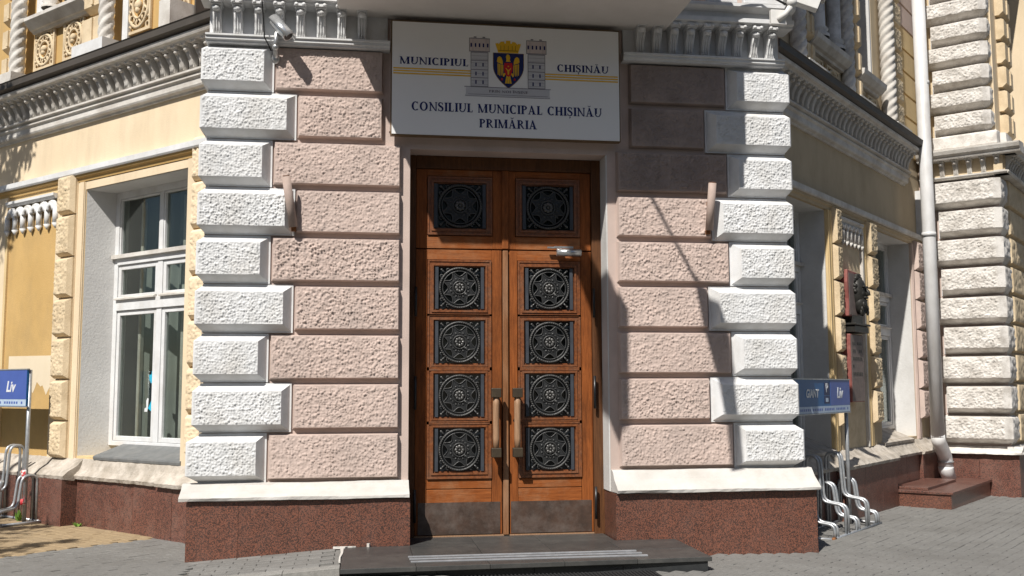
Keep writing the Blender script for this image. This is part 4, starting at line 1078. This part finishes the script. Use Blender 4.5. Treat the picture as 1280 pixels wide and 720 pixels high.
tag(MB().tube([(-2.20, -.34, 5.15), (-2.185, -.345, 4.95), (-2.17, -.30, 4.86), (-2.16, -.22, 4.70), (-2.15, -.225, 4.55), (-2.10, -.10, 4.47)], .006, 6).build('cable', 'black'), 'thin black cable hanging down to the silver camera', 'cable')
# ---- wall camera, right
cr_ = thing('security_camera', 'white box camera on a bent arm at the right end of the cornice', 'security camera', F0, (2.50, -.36, 4.90))
MB().bx(-.07, .07, -.02, .03, -.06, .08).build('wall_plate', 'camwhite', cr_, bevel=.006)
MB().tube([(.0, -.02, -.02), (.06, -.06, .03), (.10, -.09, .10)], [.026, .026, .03], 10).ball((.105, -.095, .13), (.05, .05, .05)).build('arm', 'camwhite', cr_)
bo = MB().bx(-.16, .16, -.055, .055, -.055, .055).bx(-.17, .20, -.062, .062, .055, .063).build('body', 'camwhite', cr_, Matrix.Translation(Vector((.22, -.06, .17))) @ Matrix.Rotation(R(-14), 4, 'Z') @ Matrix.Rotation(R(22), 4, 'Y'), bevel=.008)
MB().bx(.16, .166, -.045, .045, -.045, .045).build('lens_face', 'black', bo)
tag(MB().tube([(1.72, -.36, 5.075), (1.95, -.38, 5.07), (2.15, -.36, 5.13), (2.32, -.36, 5.17), (2.45, -.38, 5.10), (2.56, -.42, 5.02)], .011, 6).build('cable', 'black'), 'black cable sagging along the top of the right cornice', 'cable')
for i, (x, ln, lab) in enumerate(((1.86, .30, 'white board lying on the right cornice beside the balcony'), (2.22, .40, 'longer white board on the right cornice near the box camera'))):
    tag(MB().bx(x, x + ln, .20, .26, 5.075, 5.22).build('white_board', 'white', bevel=.01), lab, 'board')
tag(MB().bx(1.60, 1.635, .93, .99, 4.93, 5.02).build('loose_bracket', 'flash', hall)) if False else None

# ---- flag holder pipes
for i, (x, z, dx, lab) in enumerate(((-1.88, 2.90, -.065, 'pink painted flag holder pipe on the left pier'), (1.885, 2.945, .015, 'pink painted flag holder pipe on the right pier'))):
    h = thing('flag_holder', lab, 'flag holder', F0, (x, -.06, z), 'flag holders on the piers')
    MB().tube([(0, -.05, 0), (dx, -.125, .43)], .037, 12).build('socket_pipe', 'pipepink', h)
    ring = MB().tube([(dx, -.1255, .432), (dx * 1.005, -.126, .436)], .030, 12).build('socket_mouth', 'rust', h)
    MB().bx(-.02, .02, -.02, .03, -.03, .02).bx(dx * .6 - .012, dx * .6 + .012, -.02, .06, .24, .27).build('fixing', 'rust', h)

# ---- memorial plaque with a bearded head in relief
pq = thing('memorial_plaque', 'red stone memorial with a dark bearded head in relief, between the right windows', 'memorial', FR, (4.98, -.01, 0))
MB().prism([(-.24, 2.34), (.26, 2.34), (.27, 2.5), (.25, 2.7), (.27, 2.88), (-.23, 2.90), (-.25, 2.75), (-.22, 2.55)], 0, -.12, 'y').build('upper_slab', 'redstone', pq, bevel=.01)
MB().bx(-.22, .26, 0, .12, 1.32, 2.13).build('lower_slab', 'redstone', pq, bevel=.01)
MB().bx(-.20, .25, .118, .123, 1.33, 2.12).build('slab_face', 'memface', pq)
MB().bx(-.20, .24, .118, .1235, 2.36, 2.86).build('slab_face', 'memface', pq)
hd = MB()
hd.ball((.10, -.12, 2.64), (.13, .11, .20), 16, 12); hd.ball((.10, -.15, 2.50), (.105, .085, .13), 14, 10)
hd.tube([(.10, -.225, 2.69), (.10, -.255, 2.64), (.10, -.262, 2.615), (.10, -.225, 2.605)], [.012, .020, .026, .016], 8)
for e_ in (.05, .15):
    hd.ball((e_, -.222, 2.705), (.040, .020, .014), 8, 4); hd.ball((e_, -.205, 2.675), (.022, .02, .011), 8, 4); hd.ball((e_ , -.195, 2.62), (.035, .03, .04), 8, 6)
hd.ball((.10, -.225, 2.575), (.062, .026, .018), 8, 6); hd.ball((.10, -.222, 2.54), (.035, .02, .012), 8, 4)
for i in range(22):
    a = random.uniform(-.2, math.pi + .2); hd.ball((.10 + .12 * math.cos(a), -.11 - random.uniform(0, .03), 2.68 + .17 * math.sin(a)), (.032, .035, .03), 6, 4)
for i in range(18):
    hd.ball((.10 + random.uniform(-.085, .085), -.185 - random.uniform(0, .035), 2.455 + random.uniform(-.075, .06)), (.020, .02, .042), 6, 4)
hd.build('bearded_head', 'bust', pq)
MB().bx(-.18, .34, .0, .17, 2.15, 2.23).bx(-.20, .36, .0, .19, 2.235, 2.26).bx(-.12, .26, 0, .13, 2.26, 2.36).build('bronze_ledge', 'bust', pq, bevel=.006)
mb = MB()
for r_ in range(5):
    for q in range(6):
        if random.random() < .8: mb.bx(-.15 + q * .06, -.115 + q * .06, .122, .126, 2.0 - r_ * .09, 2.035 - r_ * .09)
lt = mb.build('worn_lettering', 'bust', pq); lt['kind'] = 'stuff'

# ---- downpipe and granite box
dp = thing('downpipe', 'thick white rain downpipe beside the right windows', 'downpipe', FR, (7.70, -.34, 0))
MB().tube([(.0, 0, .80), (.0, 0, 3.7), (-.05, 0, 9)], .090, 18).build('pipe', 'pipe', dp)
for z in (3.62, 5.82): MB().tube([(-.004, 0, z), (-.004, 0, z + .06)], .096, 18).build('pipe_joint', 'pipe', dp)
MB().tube([(0, 0, .83), (.02, 0, .75), (.30, 0, .55), (.355, 0, .47), (.365, 0, .33)], [.093, .095, .096, .098, .102], 16).build('elbow', 'pipe', dp)
MB().tube([(.365, 0, .37), (.365, 0, .34), (.415, -.03, .20)], [.108, .106, .095], 16).build('outlet', 'pipe', dp)
MB().tube([(.36, 0, .42), (.36, 0, .45)], .112, 16).bx(.225, .252, -.02, .02, .42, .45).bx(.468, .50, -.02, .02, .42, .45).build('clamp', 'alu', dp)
MB().tube([(.41, -.027, .206), (.418, -.032, .192)], .082, 12).build('outlet_mouth', 'black', dp)
bxg = thing('granite_box', 'low red granite cover box on the pavement under the downpipe', 'cover box', FR, (6.24, -.13, -.06))
MB().bx(0, 2.22, 0, .70, 0, .215).build('side_slab', 'granite', bxg, bevel=.004)
MB().bx(-.02, 2.235, .0, .725, .216, .25).build('lid_slab', 'granite2', bxg, bevel=.004)
MB().bx(.10, 1.55, .0, .40, .251, .285).build('upper_slab', 'granite2', bxg, bevel=.004)

# ================================================================== GROUND
gm = MB()
xs = [-400, -60, -12] + [-12 + 2 * i for i in range(1, 12)] + [12, 60, 400]
P = np.array([[(x, y, ground_z(x, y) - .045) for x in xs] for y in (-400, -60, -12, -6, -1.8, -.2, 3, 6, 12, 60, 400)], float)
gm.sheet(P, False)
tag(gm.build('ground', 'joint'), kind='structure')
pav = MB()
P2 = np.array([[(x, y, ground_z(x, y) - .012) for x in np.linspace(-11.9, 11.9, 20)] for y in (-4.5, -3, -1.8, -1.4, -1, -.6, -.2, 2, 4, 6, 8, 9.5)])
pav.sheet(P2, False)
pavement = pav.build('pavement', 'joint'); tag(pavement, kind='structure')
road = MB(); P3 = np.array([[(x, y, ground_z(x, y) - .030) for x in (-300, -12, 12, 300)] for y in (-40, -5)], float)
tag(road.sheet(P3, False).build('road', 'asphalt'), kind='structure')

def frame_xy(f, a, k):
    v = f @ Vector((a, k, 0)); return v.x, v.y
pv = MB(); b_ = .006
L_, W_ = .0986, .0487
pv.add([(-L_, -W_, -.03), (L_, -W_, -.03), (L_, W_, -.03), (-L_, W_, -.03), (-L_, -W_, -.004), (L_, -W_, -.004), (L_, W_, -.004), (-L_, W_, -.004),
        (-L_ + b_, -W_ + b_, 0), (L_ - b_, -W_ + b_, 0), (L_ - b_, W_ - b_, 0), (-L_ + b_, W_ - b_, 0)],
       [(0, 1, 5, 4), (1, 2, 6, 5), (2, 3, 7, 6), (3, 0, 4, 7), (4, 5, 9, 8), (5, 6, 10, 9), (6, 7, 11, 10), (7, 4, 8, 11), (8, 9, 10, 11)])
PV_G = pv.mesh('paver', 'paver'); PV_T = pv.mesh('paver', 'pavertan')
tiles = []
cp = np.array([-1.28, -9., 1.5]); MV = np.array([right[:], up[:], fwd[:]])
def visible(p):
    c = MV @ (np.array(p) - cp)
    if c[2] < .5: return None
    u, v = 640 + 1265 * c[0] / c[2], 360 - 1265 * c[1] / c[2]
    if not (-70 < u < 1350 and v < 800): return None
    return c[2]
def blocked(x, y):
    dl = (-x - y) * S - 1.3; dr = (x - y) * S - 1.4
    if dl < .06 and dr < .06: return True
    if (-x - y) * S < -8.46 and dr < 1.2: return True
    if -2.66 < x < 2.77 and y > -.16: return True
    if -2.70 < x < 1.5 and y > -1.22 and x > -2.68: return True
    return False
for fr_, base in ((FR, 45), (FL, -45)):
    for i in range(-110, 150):
        for j in range(-120, 130):
            a = i * .2 + (.1 if j % 2 else 0); k = -j * .1
            x, y = frame_xy(fr_, a, k)
            if not (-9 < x < 11 and -4 < y < 8): continue
            # tan paving lies along the left wall, beyond a line square to that wall
            tan = ((x - y) * S < -3.16) and y > -3
            if tan != (fr_ is FL): continue
            if blocked(x, y): continue
            dpt = visible((x, y, ground_z(x, y)))
            if dpt is None: continue
            tiles.append((dpt, x, y, base, tan))
tiles.sort()
stuff = {True: MB(), False: MB()}
bv = pv.v; bf = pv.f
for n_, (dpt, x, y, base, tan) in enumerate(tiles):
    z = ground_z(x, y) + random.uniform(-.002, .0025)
    rz = R(base) + random.uniform(-.012, .012); tx, ty = random.uniform(-.006, .006), random.uniform(-.006, .006)
    if n_ < 300:
        mm = Matrix.Translation(Vector((x, y, z))) @ Matrix.Rotation(rz, 4, 'Z') @ Matrix.Rotation(tx, 4, 'X') @ Matrix.Rotation(ty, 4, 'Y')
        link('paver', PV_T if tan else PV_G, pavement, mm)
    else:
        c_, s_ = math.cos(rz), math.sin(rz)
        stuff[tan].add([(x + c_ * p[0] - s_ * p[1], y + s_ * p[0] + c_ * p[1], z + p[2] + tx * p[1] - ty * p[0]) for p in bv], bf)
for tan in (True, False):
    if stuff[tan].v:
        o = stuff[tan].build('tan_paving' if tan else 'grey_paving', 'pavertan' if tan else 'paver', pavement); o['kind'] = 'stuff'

# ---- entrance step
stp = thing('entrance_step', 'dark slate step in front of the wooden door', 'step', F0, (0, 0, 0))
ZT = .172
for x0, x1 in ((-1.42, -.86), (-.857, -.30), (-.297, .28), (.283, .86), (.863, 1.47)):
    for y0, y1 in ((-1.26, -.72), (-.717, -.21)):
        f0, f1 = (y0 + .030 * (x0 + 1.42), y0 + .030 * (x1 + 1.42)) if y0 < -1 else (y0, y0)
        MB().prism([(x0, f0), (x1, f1), (x1, y1), (x0, y1)], ZT - .035, ZT + random.uniform(-.001, .001), 'z').build('tread_slab', 'slate', stp, bevel=.003)
for x0, x1 in ((AL + .004, -.30), (-.297, .28), (.283, AR - .018)):
    MB().bx(x0, x1, DY - .02, .208, ZT - .04, ZT - .001).build('tread_slab', 'slate', stp, bevel=.003)
for x0, x1 in ((-1.40, -.70), (-.697, .05), (.053, .75), (.753, 1.44)):
    MB().bx(x0, x1, .3, 1.16, -.05, ZT - .036).build('riser_slab', 'slatedark', stp, bevel=.002)
for i, yy in enumerate((-.80, -.91, -1.03)):
    MB().bx(-.90 + .005 * i, .955 + .015 * i, -yy - .014, -yy + .014, ZT - .001, ZT + .008).build('grip_strip', 'strip', stp)
# ---- ramp with kerb, left of the step
rp = thing('access_ramp', 'small paved ramp with a pale kerb rising to the step from the left', 'ramp', F0, (0, 0, 0))
def rz_(x): return ground_z(-2.68) + (ZT - .004 - ground_z(-2.68)) * (x + 2.68) / 1.25
MB().prism([(-2.67, 0), (-1.43, 0), (-1.43, rz_(-1.43) - .014), (-2.67, rz_(-2.67) - .014)], -1.05, -.19, 'y').build('ramp_bed', 'paver', rp)
sl = math.atan2(rz_(-1.5) - rz_(-2.5), 1.0)
for j in range(8):
    for i in range(7):
        x = -2.56 + i * .2 + (.1 if j % 2 else 0) - .02; y = -.255 - j * .1
        if x > -1.52 or x < -2.6: continue
        link('paver', PV_G, rp, Matrix.Translation(Vector((x, y, rz_(x) + random.uniform(-.001, .002)))) @ Matrix.Rotation(-sl, 4, 'Y'))
for x0, x1 in ((-2.67, -2.26), (-2.257, -1.845), (-1.842, -1.425)):
    MB().prism([(x0, -.02), (x1, -.02), (x1, rz_(x1) + .004), (x0, rz_(x0) + .004)], -1.19, -1.053, 'y').build('kerb_stone', 'kerb', rp, bevel=.004)
mb = MB().prism([(-1.44, -.90), (-1.425, -.92), (-1.428, -.75), (-1.412, -.55), (-1.41, -.26), (-1.44, -.24), (-1.43, -.5), (-1.438, -.72)], ZT - .01, ZT + .006, 'z').prism([(-1.50, -.215), (-1.31, -.215), (-1.34, -.226), (-1.38, -.222), (-1.40, -.26), (-1.44, -.225)], ZT - .01, ZT + .010, 'z').prism([(-1.22, -.214), (-1.19, -.214), (-1.20, -.235)], ZT - .01, ZT + .03, 'z')
tag(mb.build('paint_scrap', 'white2'), 'white smear of dried filler at the left end of the step', 'filler')
# ---- doormat
dm = thing('doormat', 'black ribbed rubber mat on the paving before the step', 'doormat', F0, (.08, -1.31, ground_z(.08, -1.5) - .002))
MB().bx(-.88, .88, 0, .55, 0, .008).build('mat_base', 'matrub', dm)
mb = MB()
for i in range(58): mb.bx(-.87 + i * .03, -.858 + i * .03, .01, .54, .008, .018)
o = mb.build('mat_rib', 'matrub', dm); o['kind'] = 'stuff'

# ================================================================== BIKE RACKS AND PARKING SIGNS
def fillet(pts, r=.05, n=4):
    out = [Vector(pts[0])]
    for i in range(1, len(pts) - 1):
        p = Vector(pts[i]); a = Vector(pts[i - 1]); c = Vector(pts[i + 1])
        u = (a - p); v = (c - p); k = min(r, u.length * .49, v.length * .49)
        p0 = p + u.normalized() * k; p1 = p + v.normalized() * k
        for t in np.linspace(0, 1, n + 1): out.append(p0 * (1 - t) ** 2 + p * 2 * t * (1 - t) + p1 * t * t)
    out.append(Vector(pts[-1])); return out
def make_rack(label, frame, base, n=5, pitch=.33, first=.12):
    """front rail along x at y=0, loops reach back (+y) towards the wall"""
    r = thing('bike_rack', label, 'bike rack', frame, base, 'bike racks by the side walls')
    Ln = first * 2 + pitch * (n - 1)
    MB().tube([(0, 0, .02), (Ln, 0, .02)], .018, 8).build('ground_rail', 'galv', r)
    MB().tube([(0, .42, .02), (Ln, .42, .02)], .018, 8).build('ground_rail', 'galv', r)
    for cx in (0, Ln): MB().tube([(cx, 0, .02), (cx, .42, .02)], .016, 8).build('cross_rail', 'galv', r)
    MB().tube([(-.002, 0, .02), (.09, 0, .02)], .0195, 8).build('rusty_end', 'rust', r)
    for i in range(n):
        x = first + pitch * i
        if i % 2: pts = [(0, .03), (0, .31), (.24, .34), (.27, .80), (.42, .80), (.42, .03)]
        else: pts = [(0, .03), (0, .15), (.20, .17), (.24, .50), (.40, .50), (.41, .03)]
        for q in (-.04, .04):
            MB().tube(fillet([(x + q, a, b) for a, b in pts], .075), .0155, 8).build('wheel_loop', 'galv', r)
    return r
rk = make_rack('galvanised bike rack beside the right pier under the blue parking sign', FR, (2.72, -.55, -.012))
rk2 = make_rack('galvanised bike rack at the far left by the yellow wall', FL, (-6.50, -.66, .105))
MB().tube([(1.55, -.01, .47), (1.25, .01, .02)], .022, 8).build('brace', 'galv', rk2)

def sans(text, x, z, h, name, parent, mt, d, shear=0, bold=.0):
    cu = bpy.data.curves.new(name, 'FONT'); cu.body = text; cu.size = h / .72; cu.shear = shear; cu.extrude = .0012; cu.offset = bold
    cu.align_x = 'CENTER'
    ob = bpy.data.objects.new('tmp_text', cu); COL.objects.link(ob)
    bpy.context.view_layer.update()
    me = bpy.data.meshes.new_from_object(ob.evaluated_get(bpy.context.evaluated_depsgraph_get()))
    bpy.data.objects.remove(ob)
    me.materials.clear(); me.materials.append(M[mt])
    link(name, me, parent, Matrix.Translation(Vector((x, -d, z))) @ Matrix.Rotation(R(90), 4, 'X'))
def park_sign(label, frame, base, post=1.6, z0=1.24, h=.36, mirror=False, rot=0):
    r = thing('parking_sign', label, 'parking sign', frame @ Matrix.Translation(Vector(base)) @ Matrix.Rotation(R(rot), 4, 'Z'), (0, 0, 0), 'bike parking signs')
    L0 = -1.75
    MB().bx(L0, 0, .0, .02, z0, z0 + h).build('panel', 'signblue', r)
    MB().bx(-.62, -.002, .02, .0215, z0 + .075, z0 + h - .004).build('violet_panel', 'signviolet', r)
    MB().bx(-.81, -.64, .02, .0212, z0 + .185, z0 + h - .03).build('navy_panel', 'signnavy', r)
    MB().bx(-.81, -.64, .02, .0212, z0 + .10, z0 + .175).build('navy_panel', 'signnavy', r)
    MB().bx(L0 + .002, -.002, .02, .0218, z0 + .004, z0 + .072).build('pale_strip', 'signpale', r)
    MB().bx(L0 - .01, .012, -.004, .026, z0 + h, z0 + h + .012).build('panel_rim', 'galv', r)
    MB().bx(L0 - .01, .012, -.004, .026, z0 - .012, z0).build('panel_rim', 'galv', r)
    MB().tube([(-.015, .022, 0), (-.015, .022, z0 + h)], .021, 10).build('post', 'galv', r)
    MB().tube([(L0 + .02, .022, 0), (L0 + .02, .022, z0 + h)], .021, 10).build('post', 'galv', r)
    sans('GIANT', -1.16, z0 + .165, .085, 'lettering', r, 'print', .0225, .18, .003)
    sans('P', -.725, z0 + .215, .10, 'lettering', r, 'print', .0222)
    sans('Liv', -.33, z0 + .155, .115, 'lettering', r, 'print', .0225, .22, .004)
    MB().bx(-.76, -.69, .0212, .0224, z0 + .115, z0 + .155).build('bicycle_mark', 'signpale', r)
    mb = MB()
    for i in range(33):
        if i % 7 != 3: mb.bx(L0 + .05 + i * .05, L0 + .08 + i * .05, .0218, .0226, z0 + .025, z0 + .05)
    o = mb.build('small_print', 'signviolet', r); o['kind'] = 'stuff'
    return r
park_sign('blue bike parking sign beside the right pier, over the rack', FR, (4.03, -.32, -.02), z0=1.25, h=.345)
ps = park_sign('blue bike parking sign at the left edge, by the yellow wall', FL, (-5.055, -.38, .10), z0=1.225, h=.385)
MB().tube([(-.015, .0, .46), (-.015, .0, .56)], .026, 8).tube([(-.015, .01, .50), (-.075, -.02, .475), (-.09, -.02, .455)], .012, 5).build('tape_knot', 'tape', ps)
MB().tube([(-.015, .0, .20), (-.015, .0, .26)], .026, 8).build('tape_wrap', 'tape', ps)

# ---- weeds at the wall foot
for (a, d, n, lab) in ((-5.30, .29, 12, 'yellow green weed growing against the left granite base behind the sign post'), (-4.42, .14, 10, 'small green weed at the foot of the left granite base')):
    mb = MB(); zb = ground_z((FL @ Vector((a, -d, 0))).x) - .01
    for i in range(n):
        t = random.uniform(0, 6.28); ln = random.uniform(.04, .10); h = random.uniform(.02, .12 if a < -5 else .05)
        p = Vector((ln * .6 * math.cos(t), ln * .6 * math.sin(t), h)); s_ = Vector((-math.sin(t), math.cos(t), 0)) * .018
        mb.add([(0, 0, 0), p * .6 + s_, p + Vector((0, 0, .01)), p * .6 - s_], [(0, 1, 2, 3)])
    tag(mb.build('weed', 'weed', None, FL @ Matrix.Translation(Vector((a, -d, zb)))), lab, 'weed')

# ================================================================== OUT OF FRAME: what throws the shadows
# flags on poles fixed to the balcony
TAU = 3.6
SV = Vector((-.475, -.727, 1.0)) * TAU
def flag(label, pole, cloth, mt, y=0, group='flags on the balcony'):
    f = thing('flag', label, 'flag', F0, (0, 0, 0), group)
    pts = [Vector((x, y, z)) + SV for x, z in cloth]
    mb = MB(); yy = pts[0].y
    mb.prism([(p.x, p.z) for p in pts], yy, yy + .01, 'y'); mb.build('cloth', mt, f)
    a, b = [Vector((x, y, z)) + SV for x, z in pole]
    foot = Vector((min(1.4, max(-1.3, a.x)), -1.15, 6.0))
    MB().tube([foot, a, b], .018, 8).build('pole', 'alu', f)
flag('red flag on the left pole of the balcony front', [(.50, 3.4), (.98, 2.45)], [(.42, 3.3), (.60, 3.25), (.98, 2.46), (1.16, 2.12), (1.155, 1.1), (1.04, .97), (.79, 1.58), (.73, 2.42), (.52, 2.97)], 'flagred')
flag('blue flag on the right pole of the balcony front', [(1.33, 3.30), (1.76, 2.49)], [(1.75, 2.52), (1.80, 2.48), (1.90, 2.35), (2.00, 2.21), (2.08, 1.95), (2.12, 1.55), (2.16, 1.12), (2.19, .75), (2.07, .70), (2.04, 1.15), (1.97, 1.52), (1.90, 1.80), (1.83, 2.05)], 'flagblue', -.06)
# street tree to the left
tr = thing('street_tree', 'leafy street tree standing left of the picture', 'tree', F0, (-8.3, -2.0, ground_z(-8.3) - .05))
MB().tube([(0, 0, 0), (.05, .02, 1.6), (.0, .1, 3.2), (.1, .2, 5.0), (.2, .3, 7.2)], [.20, .16, .14, .10, .04], 10).tube([(.0, .1, 3.2), (.3, 1.7, 5.0), (.9, 3.3, 6.6)], [.08, .06, .02], 7).tube([(.03, .1, 3.6), (.6, -.4, 4.8), (1.2, -.9, 5.6)], [.07, .05, .02], 7).tube([(.1, .2, 4.6), (-.8, .5, 6), (-1.4, .6, 7)], [.07, .05, .02], 7).build('trunk', 'bark', tr)
rng = np.random.default_rng(5)
lv = MB()
clumps = [(1.27, 3.59, 7.26, .30), (1.52, 3.34, 7.06, .22), (1.77, 3.20, 7.14, .14), (1.38, 3.48, 6.75, .25), (1.16, 3.21, 6.57, .18), (1.45, 3.17, 6.49, .08),
          (.75, 3.94, 7.04, .40), (.20, 4.12, 6.69, .5), (.65, 3.5, 6.22, .3), (1.12, .44, 4.99, .22), (1.41, .51, 4.99, .10), (1.93, -.56, 4.99, .09), (1.72, -.77, 4.99, .11),
          (1.54, -1.06, 4.99, .22), (.79, -.30, 5.29, .5), (-.9, .6, 6.9, .8), (-.6, -.2, 6.2, .7), (-1.3, 1.8, 6.3, .8), (-1.2, -.6, 7.2, .8), (-.8, 2.4, 7.0, .5), (-1.3, 1.5, 7.8, .8)]
for cx, cy, cz, rad in clumps:
    for i in range(int(420 * rad)):
        p = Vector(rng.normal(0, .5, 3)) * rad + Vector((cx, cy, cz))
        a = Vector(rng.normal(0, 1, 3)).normalized(); b = a.cross(Vector(rng.normal(0, 1, 3))).normalized()
        s_ = rng.uniform(.05, .09)
        lv.add([p - a * s_, p + b * s_ * .5, p + a * s_, p - b * s_ * .5], [(0, 1, 2, 3)])
o = lv.build('crown', 'leaf', tr)
# trees added across the street, unseen, to cut sky light; glass reflects them
row = MB()
for i in range(26):
    cx, cy, hh, rr_ = -50 + i * 4.2 + rng.uniform(-1, 1), -27 + rng.uniform(-3, 3), rng.uniform(11, 16), rng.uniform(2.6, 3.6)
    row.tube([(cx, cy, -.5), (cx, cy, hh * .5)], [.3, .2], 6)
    for k in range(260):
        q = rng.normal(0, 1, 3); q /= np.linalg.norm(q); q *= rng.uniform(.55, 1)
        p = Vector((cx + q[0] * rr_, cy + q[1] * rr_, hh * .58 + q[2] * hh * .42))
        a = Vector(rng.normal(0, 1, 3)).normalized(); b = a.cross(Vector(rng.normal(0, 1, 3))).normalized()
        s_ = rng.uniform(.45, .8)
        row.add([p - a * s_, p + b * s_ * .8, p + a * s_, p - b * s_ * .8], [(0, 1, 2, 3)])
tag(row.build('added_tree_row', 'leaf'), 'unseen row of leafy trees added across the road to cut sky light', 'trees', kind='stuff')
